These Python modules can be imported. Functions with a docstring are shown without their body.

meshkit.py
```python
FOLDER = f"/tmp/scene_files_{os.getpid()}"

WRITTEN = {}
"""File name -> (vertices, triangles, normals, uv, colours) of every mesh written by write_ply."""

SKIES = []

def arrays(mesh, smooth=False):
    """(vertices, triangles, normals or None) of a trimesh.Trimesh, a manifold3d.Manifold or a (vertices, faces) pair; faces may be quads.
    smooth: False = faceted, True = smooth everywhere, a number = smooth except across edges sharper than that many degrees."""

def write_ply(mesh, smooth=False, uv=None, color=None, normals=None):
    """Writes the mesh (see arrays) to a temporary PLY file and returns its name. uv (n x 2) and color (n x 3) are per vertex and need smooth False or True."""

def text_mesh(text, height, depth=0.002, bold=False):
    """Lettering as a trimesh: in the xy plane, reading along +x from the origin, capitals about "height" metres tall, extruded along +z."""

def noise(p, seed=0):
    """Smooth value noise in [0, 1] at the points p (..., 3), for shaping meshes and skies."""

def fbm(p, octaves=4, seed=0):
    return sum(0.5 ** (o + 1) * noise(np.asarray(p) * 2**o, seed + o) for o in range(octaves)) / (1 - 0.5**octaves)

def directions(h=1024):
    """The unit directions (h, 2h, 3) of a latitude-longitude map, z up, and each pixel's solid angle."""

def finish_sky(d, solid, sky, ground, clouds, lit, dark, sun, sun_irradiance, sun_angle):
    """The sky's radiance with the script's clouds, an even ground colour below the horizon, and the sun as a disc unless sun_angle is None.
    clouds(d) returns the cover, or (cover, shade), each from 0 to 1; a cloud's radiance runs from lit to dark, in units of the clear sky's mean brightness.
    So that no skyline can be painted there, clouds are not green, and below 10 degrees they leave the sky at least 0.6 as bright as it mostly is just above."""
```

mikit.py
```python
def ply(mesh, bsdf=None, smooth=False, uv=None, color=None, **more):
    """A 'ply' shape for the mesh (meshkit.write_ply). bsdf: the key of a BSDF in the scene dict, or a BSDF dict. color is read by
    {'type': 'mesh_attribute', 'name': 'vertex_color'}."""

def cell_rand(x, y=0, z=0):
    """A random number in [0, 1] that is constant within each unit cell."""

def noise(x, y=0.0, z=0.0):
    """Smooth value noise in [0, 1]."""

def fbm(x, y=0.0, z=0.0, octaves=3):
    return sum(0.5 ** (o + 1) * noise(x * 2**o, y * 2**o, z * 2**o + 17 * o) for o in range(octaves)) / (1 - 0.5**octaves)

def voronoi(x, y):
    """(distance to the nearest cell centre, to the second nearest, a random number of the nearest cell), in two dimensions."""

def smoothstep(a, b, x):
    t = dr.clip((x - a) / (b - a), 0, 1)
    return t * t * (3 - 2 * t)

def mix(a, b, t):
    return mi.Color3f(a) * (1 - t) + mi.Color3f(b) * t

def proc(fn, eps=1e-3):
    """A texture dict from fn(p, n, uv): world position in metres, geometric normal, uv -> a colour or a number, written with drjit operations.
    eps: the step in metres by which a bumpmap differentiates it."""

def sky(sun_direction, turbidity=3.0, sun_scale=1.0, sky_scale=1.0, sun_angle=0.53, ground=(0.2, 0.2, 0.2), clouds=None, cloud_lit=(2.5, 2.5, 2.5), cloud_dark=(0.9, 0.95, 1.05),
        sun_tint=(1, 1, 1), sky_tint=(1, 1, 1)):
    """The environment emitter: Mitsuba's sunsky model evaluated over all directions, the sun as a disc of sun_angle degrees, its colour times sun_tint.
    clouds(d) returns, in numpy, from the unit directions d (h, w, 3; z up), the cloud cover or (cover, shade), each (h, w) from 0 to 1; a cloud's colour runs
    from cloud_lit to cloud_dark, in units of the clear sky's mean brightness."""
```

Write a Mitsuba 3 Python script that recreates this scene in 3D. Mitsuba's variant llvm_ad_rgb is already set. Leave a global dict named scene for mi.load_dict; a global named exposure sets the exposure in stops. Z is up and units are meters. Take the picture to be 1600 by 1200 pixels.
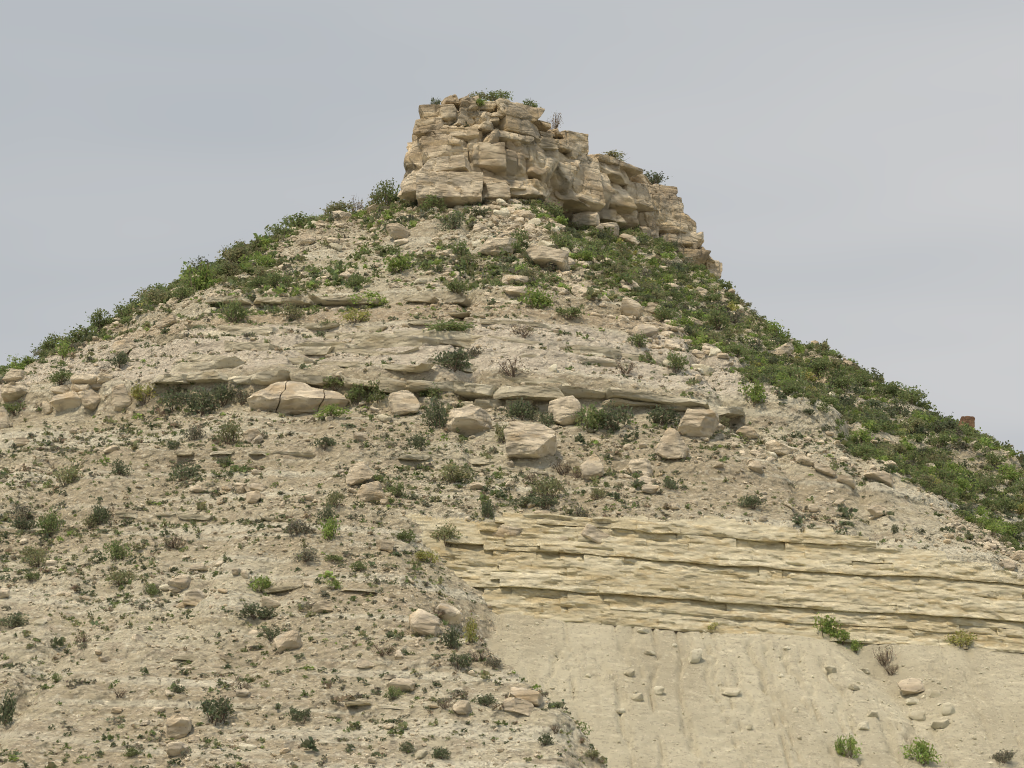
import math
import manifold3d
import numpy as np
import trimesh
import drjit as dr
import mitsuba as mi
import mikit
import meshkit
from scipy.interpolate import PchipInterpolator, RegularGridInterpolator

scene, labels = {}, {}
T = mi.ScalarTransform4f

# ---- camera, sky, exposure --------------------------------------------------------------------
EYE, PITCH = (0.0, 0.0, 1.7), math.radians(13.5)
scene['camera'] = {
    'type': 'perspective', 'fov': 2 * math.degrees(math.atan(800 / 3200)), 'fov_axis': 'x', 'near_clip': 0.5, 'far_clip': 6000.0,
    'to_world': T().look_at(origin=EYE, target=(0, math.cos(PITCH), EYE[2] + math.sin(PITCH)), up=(0, 0, 1))}


def overcast(d):
    """A closed, thin cloud sheet with soft streaks."""
    q = d / np.maximum(d[..., 2:], 0.08)
    a = meshkit.fbm(np.stack([q[..., 0] * .55, q[..., 1] * 1.1, 0 * q[..., 0]], -1) + 744.3, 4, 5)
    b = meshkit.fbm(np.stack([d[..., 0] * 3.0, d[..., 1] * 3.0, d[..., 2] * 9.0], -1) + 392.4, 4, 11)
    return np.ones(d.shape[:2]), np.clip(0.42 + (a - .5) * 1.8 + (b - .5) * .9, 0, 1)


scene['sky'] = mikit.sky((-0.30, -0.42, 0.86), turbidity=4, sun_scale=0.50, sun_angle=7, sky_scale=1.0, clouds=overcast,
                         cloud_lit=(1.46, 1.48, 1.51), cloud_dark=(1.06, 1.16, 1.26), ground=(.3, .26, .2), sun_tint=(1, .97, .9))
exposure = 1.85

# ---- materials --------------------------------------------------------------------------------
noise, fbm, vor, mix, sst = mikit.noise, mikit.fbm, mikit.voronoi, mikit.mix, mikit.smoothstep


def mat(key, colour, bump=None, height=1.0, rough=0.95, eps=0.02):
    b = {'type': 'principled', 'base_color': mikit.proc(colour), 'roughness': rough, 'specular': 0.15}
    if bump is not None:
        b = {'type': 'bumpmap', 'nested': b, 'tex': mikit.proc(bump, eps=eps), 'scale': height}
    scene[key] = {'type': 'twosided', 'nested': b}


def soil_colour(p, n, uv):
    w = p.z + DIP * p.x
    a = fbm(p.x * .16, p.y * .16, p.z * .2, octaves=4)
    b = fbm(p.x * 1.3 + 7, p.y * 1.3, p.z * 1.6, octaves=4)
    c = mix((0.328, 0.296, 0.217), (0.412, 0.393, 0.303), sst(.35, .65, a))              # tan soil and paler chalky soil
    c = mix(c, (0.307, 0.273, 0.208), sst(.52, .72, b) * .75)                         # browner patches
    bed = fbm(p.x * .09 + 3, w * 2.3, p.y * .05, octaves=3)
    c = mix(c, (0.484, 0.478, 0.394), sst(.55, .68, bed) * .75)                          # limestone beds coming to the surface
    c = mix(c, (0.323, 0.295, 0.206), sst(.60, .72, 1 - bed) * .6)
    nn = (fbm(p.x * .35, p.y * .35, 1.0, octaves=2) - .5) * 1.6
    c = mix(c, (0.479, 0.448, 0.383), sst(25.0, 25.8, w + nn) * (1 - sst(29.9, 30.4, w + nn)) * .8)      # the pale massive beds
    c = mix(c, (0.353, 0.297, 0.214), sst(30.3, 30.8, w + nn) * (1 - sst(32.0, 32.6, w + nn)) * .7)      # a brown marly bed
    g = fbm(p.x * 6, p.y * 6, p.z * 6, octaves=3)
    c = mix(c, (0.550, 0.548, 0.463), sst(.56, .74, g) * .5)                            # pale gravel
    g2 = fbm(p.x * 7 + 50, p.y * 7, p.z * 7, octaves=3)
    c = mix(c, (0.182, 0.173, 0.140), sst(.56, .74, g2) * .6)                          # dark gravel and litter
    g3 = noise(p.x * 17, p.y * 17, p.z * 17)
    c = mix(c, (0.591, 0.537, 0.449), sst(.70, .9, g3) * .5)
    g4 = noise(p.x * 14 + 31, p.y * 14, p.z * 14)
    return mix(c, (0.187, 0.164, 0.133), sst(.70, .9, g4) * .6)


def soil_bump(p, n, uv):
    return fbm(p.x * 3.1, p.y * 3.1, p.z * 3.1, octaves=4)


def scree_colour(p, n, uv):
    a = fbm(p.x * .35, p.y * .2, p.z * .2, octaves=4)
    s = fbm(p.x * 2.6, p.y * .22, 3.0, octaves=3)
    c = mix((0.365, 0.345, 0.261), (0.439, 0.423, 0.328), sst(.35, .65, a))
    c = mix(c, (0.336, 0.315, 0.239), sst(.55, .70, s) * .3)
    g = fbm(p.x * 6, p.y * 6, p.z * 6, octaves=3)
    c = mix(c, (0.546, 0.536, 0.438), sst(.62, .8, g) * .5)
    g2 = fbm(p.x * 8 + 50, p.y * 8, p.z * 8, octaves=3)
    c = mix(c, (0.242, 0.228, 0.176), sst(.56, .75, g2) * .5)
    g3 = noise(p.x * 17, p.y * 17, p.z * 17)
    c = mix(c, (.60, .55, .46), sst(.72, .9, g3) * .5)
    g4 = noise(p.x * 14 + 31, p.y * 14, p.z * 14)
    return mix(c, (.23, .20, .155), sst(.74, .92, g4) * .5)


def cut_colour(p, n, uv):
    w = p.z + DIP * p.x
    bed = fbm(p.x * .25, w * 3.2, p.y * .2, octaves=4)
    c = mix((0.469, 0.426, 0.292), (0.584, 0.555, 0.418), sst(.33, .62, bed))
    st = fbm(p.x * 1.5 + 9, p.y * 1.5, w * 3.0, octaves=4)
    c = mix(c, (0.450, 0.372, 0.212), sst(.52, .67, st) * .6)                            # ochre iron stain
    gr = fbm(p.x * 1.3 + 30, p.y * 1.3, w * 3.6, octaves=4)
    c = mix(c, (0.402, 0.387, 0.297), sst(.53, .68, gr) * .5)                            # grey weathered skin
    g = fbm(p.x * 5, p.y * 5, p.z * 7, octaves=3)
    c = mix(c, (0.642, 0.625, 0.501), sst(.56, .74, g) * .6)
    k = fbm(p.x * 6 + 20, p.y * 6, p.z * 9, octaves=3)
    return mix(c, (0.316, 0.278, 0.185), sst(.58, .74, k) * .35)


def rock_bump(p, n, uv):
    return fbm(p.x * 2.2, p.y * 2.2, p.z * 6.5, octaves=5)


def crag_bump(p, n, uv):
    a = noise(p.x * 1.1 + 5, p.y * 1.1, p.z * .35)
    b = noise(p.x * .5, p.y * .5, p.z * 2.3 + 9)
    crack = dr.exp(-dr.square((a - .5) / .03)) + dr.exp(-dr.square((b - .5) / .05))
    return fbm(p.x * 2.6, p.y * 2.6, p.z * 3.4, octaves=5) - .32 * crack


def crag_colour(p, n, uv):
    w = p.z + .03 * p.x
    a = fbm(p.x * .5, p.y * .5, w * .9, octaves=4)
    c = mix((0.400, 0.337, 0.237), (0.596, 0.535, 0.413), sst(.32, .58, a))
    o = fbm(p.x * .7 + 11, p.y * .7, w * 1.9, octaves=4)
    c = mix(c, (0.445, 0.348, 0.196), sst(.51, .66, o) * .55)                             # ochre stain
    gr = fbm(p.x * .8 + 40, p.y * .8, p.z * .5, octaves=4)
    c = mix(c, (0.248, 0.231, 0.191), sst(.53, .68, gr) * .7)                            # grey lichen and desert varnish
    br = fbm(p.x * .35 + 5, p.y * .35, w * .8 + 3, octaves=3)
    c = mix(c, (0.294, 0.241, 0.174), sst(.50, .66, br) * .5)                            # brown rubbly beds
    bl = fbm(p.x * 3.5, p.y * 3.5, w * 9, octaves=3)
    return mix(c, (0.252, 0.218, 0.165), sst(.60, .76, bl) * .4)


def boulder_colour(p, n, uv):
    a = fbm(p.x * .9, p.y * .9, p.z * 1.2, octaves=4)
    c = mix((0.454, 0.399, 0.304), (0.612, 0.559, 0.446), sst(.35, .6, a))
    gr = fbm(p.x * 1.6 + 40, p.y * 1.6, p.z * 1.6, octaves=4)
    c = mix(c, (0.385, 0.356, 0.295), sst(.52, .68, gr) * .9)
    o = fbm(p.x * 1.1 + 11, p.y * 1.1, p.z * 2.0, octaves=4)
    c = mix(c, (0.486, 0.395, 0.259), sst(.58, .74, o) * .6)
    g = noise(p.x * 11, p.y * 11, p.z * 11)
    return mix(c, (0.286, 0.260, 0.204), sst(.78, .9, g) * .6)


def pale_colour(p, n, uv):
    a = fbm(p.x * 1.4, p.y * 1.4, p.z * 1.9, octaves=4)
    c = mix((0.462, 0.441, 0.341), (0.604, 0.592, 0.480), sst(.35, .6, a))
    g = noise(p.x * 9, p.y * 9, p.z * 9)
    return mix(c, (0.331, 0.308, 0.236), sst(.74, .9, g) * .6)


def red_colour(p, n, uv):
    a = fbm(p.x * 2.4, p.y * 2.4, p.z * 2.9, octaves=4)
    return mix((0.147, 0.092, 0.063), (0.235, 0.161, 0.109), sst(.35, .65, a))


def ledge_colour(p, n, uv):
    w = p.z + DIP * p.x
    a = fbm(p.x * .45, p.y * .45, w * 2.2, octaves=4)
    c = mix((0.386, 0.359, 0.271), (0.527, 0.506, 0.406), sst(.33, .60, a))
    gr = fbm(p.x * .9 + 40, p.y * .9, p.z * 1.2, octaves=4)
    c = mix(c, (0.344, 0.332, 0.275), sst(.53, .70, gr) * .7)
    o = fbm(p.x * .6 + 11, p.y * .6, w * 1.9, octaves=4)
    c = mix(c, (0.387, 0.330, 0.208), sst(.60, .74, o) * .6)
    g = noise(p.x * 9, p.y * 9, p.z * 9)
    return mix(c, (0.229, 0.215, 0.170), sst(.77, .9, g) * .6)


mat('soil_material', soil_colour, soil_bump, .40, eps=.03)
mat('scree_material', scree_colour, soil_bump, .14, eps=.03)
mat('cut_material', cut_colour, rock_bump, .22, eps=.03)
mat('crag_material', crag_colour, crag_bump, .15, eps=.03)
mat('boulder_material', boulder_colour, rock_bump, .18, eps=.02)
mat('pale_material', pale_colour, rock_bump, .08, eps=.02)
mat('ledge_material', ledge_colour, rock_bump, .18, eps=.02)
mat('red_material', red_colour, rock_bump, .08, eps=.02)
scene['leaf_material'] = {'type': 'principledthin', 'base_color': {'type': 'mesh_attribute', 'name': 'vertex_color'}, 'roughness': .6, 'diff_trans': 1.0, 'eta': 1.3}
scene['stem_material'] = {'type': 'twosided', 'nested': {'type': 'diffuse', 'reflectance': {'type': 'rgb', 'value': (.17, .14, .115)}}}

# ---- the hill's shape -------------------------------------------------------------------------
DIP = 0.058                      # the limestone beds dip about 3 degrees to the right
SEG_A, SEG_B = np.array([-2.0, 141.0]), np.array([6.5, 145.5])
PROF_R = [0, 6, 10, 13, 20, 28, 35, 45, 58, 68, 77, 84, 92, 110, 140]
PROF_Z = [47.6, 47.0, 46.0, 44.5, 40.0, 34.8, 30.7, 24.6, 16.2, 10.6, 5.6, 2.4, 0.2, -1.5, -3]
OFF_T = [-180, -135, -90, -70, -45, -20, 0, 19, 32, 45, 60, 90, 135, 180]
OFF_R = [0, 1, 2.0, 1.8, 1, 0, 0, -0.5, -6.5, -17.0, -25.0, -29, -14, 0]
_pz = PchipInterpolator(PROF_R, PROF_Z)
_off = PchipInterpolator(OFF_T, OFF_R)


def seg_dist(x, y):
    ab = SEG_B - SEG_A
    t = np.clip(((x - SEG_A[0]) * ab[0] + (y - SEG_A[1]) * ab[1]) / (ab @ ab), 0, 1)
    dx, dy = x - SEG_A[0] - t * ab[0], y - SEG_A[1] - t * ab[1]
    return np.hypot(dx, dy), np.degrees(np.arctan2(dx, -dy))


def hill0(x, y):
    r, th = seg_dist(x, y)
    return _pz(np.clip(r - _off(th) * np.clip((r - 1) / 6, 0, 1), 0, 140))


# resistant beds: (w, riser height, half range of the effect)
RISERS = [(24.3, 1.5, 2.4), (25.7, .35, .8), (26.7, .45, .9), (28.4, .7, 1.1), (29.7, .45, .8), (31.1, .3, .8), (33.0, .65, 1.3), (19.35, .4, 1.0), (15.6, .25, .8), (11.7, .25, .8), (8.4, .2, .7), (6.6, .2, .7)]


def terrace(z, x, y):
    fade = np.clip((34 - seg_dist(x, y)[1]) / 12, 0, 1)
    w = z + DIP * x
    out = z.copy()
    for w0, h, s in RISERS:
        d = (w - w0) / s
        out = out + fade * h * 0.5 * np.tanh(d * 9) * np.exp(-d * d * 1.2)
    return out


def cut_plane(x, y):
    return 15.9 + 1.75 * ((y - 83.4) - 0.11 * (x - 10.6) - 1.2 * np.exp(-((x + 3) / 3.0) ** 2) * 0 + 0.25 * np.sin(x * .45))


def scree_plane(x, y):
    s = 11.0 - 0.035 * (x - 10) + 0.56 * (y - 80.6 - 0.11 * (x - 10.6))
    bench = 11.0 - 0.055 * (x - 10) + 0.12 * (y - 80.6 - 0.11 * (x - 10.6))
    return np.minimum(s, bench)


CREST = np.array([[-4.6, 79.5], [-3.6, 75.2], [-1.0, 70.6], [1.35, 66.6], [1.9, 64.0], [3.0, 50.0]])


def crest_x(y):
    return np.interp(-y, -CREST[:, 1], CREST[:, 0], left=-4.6)
def side_wall(x, y):
    d = crest_x(y) - x                         # metres left of the crest line
    return hill0(x, y) + 1.3 * d


# rills on the scree: (x at the head, y of the head, y of the end, depth, lean to the right per metre down)
RILLS = [(7.55, 79.5, 74.5, .16, .02), (9.15, 80.0, 74.6, .24, .05), (9.75, 80.0, 76.5, .20, .04), (10.35, 79.6, 75.4, .20, .09), (11.0, 79.8, 76.0, .14, .02), (11.75, 79.0, 74.8, .24, .14), (12.4, 79.6, 77.6, .16, .06),
         (13.1, 80.2, 77.8, .20, .16), (8.4, 77.0, 73.0, .16, .05), (6.5, 79.0, 75.5, .12, -.02), (4.6, 79.2, 76.0, .10, .03), (17.3, 79.2, 75.5, .12, .06), (16.2, 79.4, 77.2, .12, .05), (10.6, 75.6, 72.6, .16, .04)]

# ---- the terrain: one fine sheet, cut into hill, road cut and scree ----------------------------
def pts(x, y, s, z=0.0):
    return np.stack([x / s, y / s, np.full_like(x, z)], -1)


def make_terrain():
    xs = np.concatenate([np.arange(-110, -38, 2.0), np.arange(-38, 1, .16), np.arange(1, 22, .10), np.arange(22, 38, .16), np.arange(38, 110, 2.0)])
    ys = np.concatenate([np.arange(20, 56, 2.0), np.arange(56, 100, .13), np.arange(100, 150, .2), np.arange(150, 262, 2.0)])
    x, y = np.meshgrid(xs, ys)
    h0 = hill0(x, y)
    lump = (meshkit.fbm(pts(x, y, 9.0), 3, 1) - .5) * 1.3 + (meshkit.fbm(pts(x, y, 2.2), 3, 2) - .5) * .45
    gul = np.abs(meshkit.fbm(np.stack([x / 7 + 2, y / 26, 0 * x], -1), 3, 9) - .5) * 2           # faint runnels down the slope
    nat = h0 + lump - .55 * np.exp(-(gul / .10) ** 2)
    nat = terrace(nat, x, y)
    fine = (meshkit.fbm(pts(x, y, .75), 3, 3) - .5) * .30
    fine = fine + (meshkit.fbm(pts(x, y, .33), 2, 33) - .5) * .16
    w = nat + DIP * x
    ph = w * 1.55 + (meshkit.fbm(pts(x, y, 5.0), 2, 4)) * 1.2
    fine = fine + .09 * (np.abs((ph % 1.0) - .5) * 2 - .5) * (meshkit.fbm(pts(x, y, 7.0), 2, 14) > .48)
    nat = nat + fine
    cut = cut_plane(x, y) + (meshkit.fbm(pts(x, y, 1.2), 3, 6) - .5) * .6 - .75
    rill = meshkit.fbm(np.stack([x * 1.15 + .05 * y + .5 * meshkit.noise(pts(x, y, 3.0), 77), y / 9, 0 * x], -1), 3, 21)
    scr = scree_plane(x, y)
    deep = np.clip((83 - y) / 3, 0, 1) * np.clip((meshkit.noise(pts(x, y, 6.0), 5) - .25) * 2, 0, 1)
    scr = scr - .22 * np.exp(-((rill - .5) / .022) ** 2) * deep + (meshkit.fbm(pts(x, y, .8), 3, 8) - .5) * .10 + (meshkit.fbm(pts(x, y, 3.5), 2, 18) - .5) * .35
    for x0, ya, yb, depth, lean in RILLS:
        path = x0 + lean * (ya - y) + .10 * np.sin(y * 2.1 + x0) + .05 * np.sin(y * 5.3 + 2 * x0)
        scr = scr - depth * np.exp(-((x - path) / .085) ** 2) * np.clip((ya - y) / .5, 0, 1) * np.clip((y - yb) / 1.5, 0, 1)
    v = x - np.interp(y, [60, 75, 79, 81.6], [15.4, 15.0, 14.3, 12.9])                                # a notch washed through the edge of the bench
    scr = scr - np.interp(y, [60, 72, 76, 79.5, 81], [0, .1, .6, .95, .15]) * np.exp(-(v / 1.0) ** 2)
    wig = (meshkit.fbm(pts(x, y, 2.0), 3, 44) - .5) * 1.8
    side = nat + np.interp(y, [70, 78, 84], [1.2, .75, .6]) * (crest_x(y) + wig - x)
    exc = np.maximum(np.maximum(cut, scr), side)
    gap = np.clip(1 - np.abs(nat - exc) / .9, 0, 1)
    z = np.minimum(nat, exc) - .2 * gap * gap                                              # the broken edge is worn round
    kind = np.where(nat <= exc, 0, np.where(side >= np.maximum(cut, scr), 0, np.where((cut > scr) & ~((np.abs(v) < 1.6) & (z < 10.9 - .055 * (x - 10))), 1, 2)))
    return xs, ys, x, y, z, kind


XS, YS, _x, _y, _z, KIND = make_terrain()
_gi = RegularGridInterpolator((YS, XS), _z, bounds_error=False, fill_value=-1.0)
_gk = RegularGridInterpolator((YS, XS), KIND.astype(float), method='nearest', bounds_error=False, fill_value=0.0)


def ground_z(x, y):
    q = np.stack(np.broadcast_arrays(np.asarray(y, float), np.asarray(x, float)), -1)
    return _gi(q).reshape(q.shape[:-1])


def ground_kind(x, y):
    q = np.stack(np.broadcast_arrays(np.asarray(y, float), np.asarray(x, float)), -1)
    return _gk(q).reshape(q.shape[:-1])


def downhill(x, y, e=1.2):
    g = np.array([ground_z(x + e, y) - ground_z(x - e, y), ground_z(x, y + e) - ground_z(x, y - e)]) / (2 * e)
    return -g

# ---- where things stand: world metres ----------------------------------------------------------
SHRUB_REGION = {
    'flank': ('green bush among the dense brush on the right flank', 'bushes in the brush of the right flank'),
    'left': ('green bush along the brushy left skyline', 'bushes along the left skyline'),
    'upper': ('small green bush on the stony slope between the crag and the upper thin ledge', 'bushes on the upper stony slope'),
    'middle': ('small bush on the bare middle slope between the main ledge and the road cut', 'bushes on the middle slope'),
    'lower': ('small dark bush on the bare lower left slope', 'bushes on the lower slope')}
STONE_REGION = {
    'scree': ('small pale stone lying on the bare scree slope', 'small stones on the scree slope'),
    'edge': ('pale stone in the stony strip along the lower edge of the green flank', 'stones along the edge of the green flank'),
    'upper': ('loose stone among bushes on the slope below the crag', 'stones on the upper slope'),
    'middle': ('loose stone on the middle slope near the ledges', 'stones on the middle slope'),
    'lower': ('loose stone on the lower left slope', 'stones on the lower slope')}
FLANK = [
    (-1.358, 150.0),
    (0.642, 130.4),
    (3.215, 122.9),
    (6.079, 116.8),
    (8.696, 111.9),
    (10.663, 106.55),
    (12.411, 101.55),
    (14.781, 98.15),
    (17.422, 97.6),
    (18.918, 93.15),
    (22.168, 96.05),
    (23.743, 94.15),
    (29.743, 60.0),
]
LEDGES = [
    ([(-12.977, 97.95, 25.475), (-11.016, 97.85, 25.58), (-7.433, 96.35, 24.895), (-4.621, 95.9, 24.533)], (0.561), 1.0, (1.4, 3.2), 101, 0.05),
    ([(-4.938, 96.05, 24.696), (-2.471, 96.15, 24.529), (0.0, 95.45, 24.237), (2.443, 95.15, 23.915)], (0.522), 0.95, (1.4, 3.4), 102, 0.05),
    ([(2.323, 95.2, 24.178), (4.907, 95.55, 24.072), (6.775, 96.0, 23.987), (8.789, 95.85, 23.7)], (0.307), 0.95, (2.0, 3.6), 103, 0.0),
    ([(4.281, 95.35, 23.711), (6.75, 95.7, 23.666), (9.551, 96.15, 23.516), (10.345, 97.85, 23.838)], (0.339), 0.8, (1.6, 3.0), 104, 0.0),
    ([(-17.925, 101.35, 26.3), (-15.361, 99.5, 25.917), (-12.586, 97.85, 25.451)], (0.416), 0.8, (1.2, 2.6), 105, 0.05),
    ([(-4.9, 95.5, 23.683), (-3.049, 95.1, 23.528), (-0.305, 95.05, 23.454), (2.426, 94.65, 23.176)], (0.914), 0.15, (0.9, 2.2), 106, 0.05),
    ([(-13.152, 97.6, 24.423), (-10.323, 97.45, 24.581), (-7.396, 96.05, 24.062), (-4.906, 95.6, 23.769)], (0.806), 0.05, (0.9, 2.2), 107, 0.1),
    ([(-17.547, 115.05, 34.236), (-14.812, 114.1, 34.044), (-12.476, 113.1, 33.608), (-8.726, 112.05, 33.387), (-7.227, 111.35, 33.189)], (0.33), 0.85, (1.4, 3.2), 108, 0.08),
    ([(-5.747, 110.65, 33.14), (-3.558, 109.65, 32.708), (-0.353, 108.9, 32.496)], (0.321), 0.7, (1.0, 2.2), 109, 0.15),
    ([(-20.378, 112.65, 31.29), (-17.624, 109.05, 30.636), (-15.483, 108.8, 30.86), (-12.507, 107.45, 30.355)], (0.743), 0.41, (2.6, 6.0), 110, 0.04),
    ([(-15.1, 106.3, 29.338), (-11.427, 104.15, 28.571), (-7.791, 100.65, 27.466), (-5.113, 99.1, 26.938)], (0.43), 0.51, (2.6, 6.0), 111, 0.04),
    ([(-6.339, 103.2, 29.152), (-3.31, 102.4, 28.871), (0.0, 101.35, 28.254), (2.622, 101.55, 27.9)], (0.924), 0.44, (2.6, 6.0), 112, 0.04),
    ([(2.622, 101.55, 27.9), (5.287, 102.45, 27.927), (7.984, 103.25, 27.651)], (0.462), 0.41, (2.6, 6.0), 113, 0.04),
    ([(-15.464, 108.7, 30.688), (-12.507, 107.45, 30.355), (-8.856, 105.4, 29.597), (-5.972, 102.7, 28.745)], (0.857), 0.37, (2.6, 6.0), 114, 0.04),
    ([(-7.453, 100.5, 27.294), (-4.398, 97.5, 26.206), (-1.888, 97.75, 25.944), (1.85, 95.8, 25.207)], (0.504), 0.44, (2.6, 6.0), 115, 0.04),
    ([(-17.864, 102.75, 27.185), (-15.341, 101.35, 26.972), (-12.687, 98.5, 26.196), (-10.212, 99.1, 26.345)], (0.517), 0.51, (2.6, 6.0), 116, 0.04),
    ([(-19.954, 96.25, 21.587), (-16.382, 91.75, 20.538), (-13.367, 91.15, 20.356), (-10.953, 90.4, 20.261)], (0.177), 0.28, (1.0, 2.2), 117, 0.2),
    ([(-10.945, 90.35, 20.192), (-7.628, 88.65, 19.729), (-4.247, 88.85, 19.712)], (0.228), 0.3, (1.0, 2.4), 118, 0.15),
    ([(-4.25, 88.9, 19.78), (-1.713, 89.6, 19.747), (0.565, 88.75, 19.461)], (0.255), 0.4, (1.2, 2.6), 119, 0.05),
    ([(-4.516, 88.65, 19.326), (-1.703, 89.2, 19.262), (1.684, 88.25, 18.903)], (0.254), 0.25, (1.0, 2.2), 120, 0.15),
    ([(-17.001, 86.35, 16.696), (-14.672, 85.85, 16.555), (-12.672, 85.2, 16.388)], (0.19), 0.25, (1.0, 2.0), 121, 0.15),
    ([(-10.89, 83.55, 15.996), (-9.874, 82.15, 15.704), (-8.981, 81.6, 15.558)], (0.235), 0.25, (0.9, 1.6), 122, 0.05),
    ([(-2.699, 85.05, 17.455), (-1.088, 85.7, 17.52)], (0.163), 0.2, (0.8, 1.6), 123, 0.1),
    ([(-9.368, 76.55, 12.123), (-7.854, 75.8, 12.212), (-5.688, 75.5, 12.076), (-4.712, 75.1, 11.831)], (0.119), 0.15, (1.0, 2.0), 124, 0.25),
    ([(-9.581, 67.3, 6.89), (-7.061, 67.05, 7.076), (-4.176, 67.4, 7.146), (-1.64, 66.25, 6.809)], (0.104), 0.15, (0.9, 1.8), 125, 0.3),
    ([(-15.394, 72.65, 9.41), (-12.489, 71.6, 9.165), (-10.448, 71.4, 9.011), (-8.399, 71.0, 8.926)], (0.112), 0.14, (0.7, 1.6), 126, 0.35),
    ([(-11.345, 71.45, 9.016), (-8.865, 71.25, 8.731), (-7.431, 70.25, 8.676)], (0.11), 0.14, (0.7, 1.4), 127, 0.4),
    ([(-8.757, 133.4, 46.245), (-5.105, 129.65, 44.814), (-1.644, 125.3, 43.022), (0.818, 124.8, 42.6)], (0.589), 0.25, (1.0, 2.4), 128, 0.15),
    ([(-6.348, 108.8, 31.955), (-3.466, 106.95, 31.369), (-0.684, 105.5, 30.825)], (0.208), 0.15, (0.9, 2.0), 129, 0.3),
    ([(-18.238, 112.75, 32.07), (-12.658, 108.65, 31.111), (-6.829, 105.55, 30.131)], (0.317), 0.37, (2.6, 6.0), 130, 0.05),
    ([(-5.431, 104.85, 30.223), (-0.672, 103.75, 29.854), (3.382, 104.55, 29.861)], (0.27), 0.34, (2.4, 5.0), 131, 0.1),
    ([(-12.199, 104.95, 29.057), (-5.801, 99.85, 27.561), (0.0, 98.7, 26.803), (4.504, 99.85, 26.797)], (0.39), 0.41, (2.6, 6.0), 132, 0.05),
    ([(-16.77, 104.05, 28.06), (-10.949, 99.95, 26.822), (-5.596, 96.55, 25.711)], (0.323), 0.37, (2.4, 5.0), 133, 0.05),
    ([(-1.232, 95.8, 25.016), (2.456, 95.5, 24.691), (6.506, 96.45, 24.664)], (0.308), 0.37, (2.4, 5.0), 134, 0.08),
]
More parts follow.
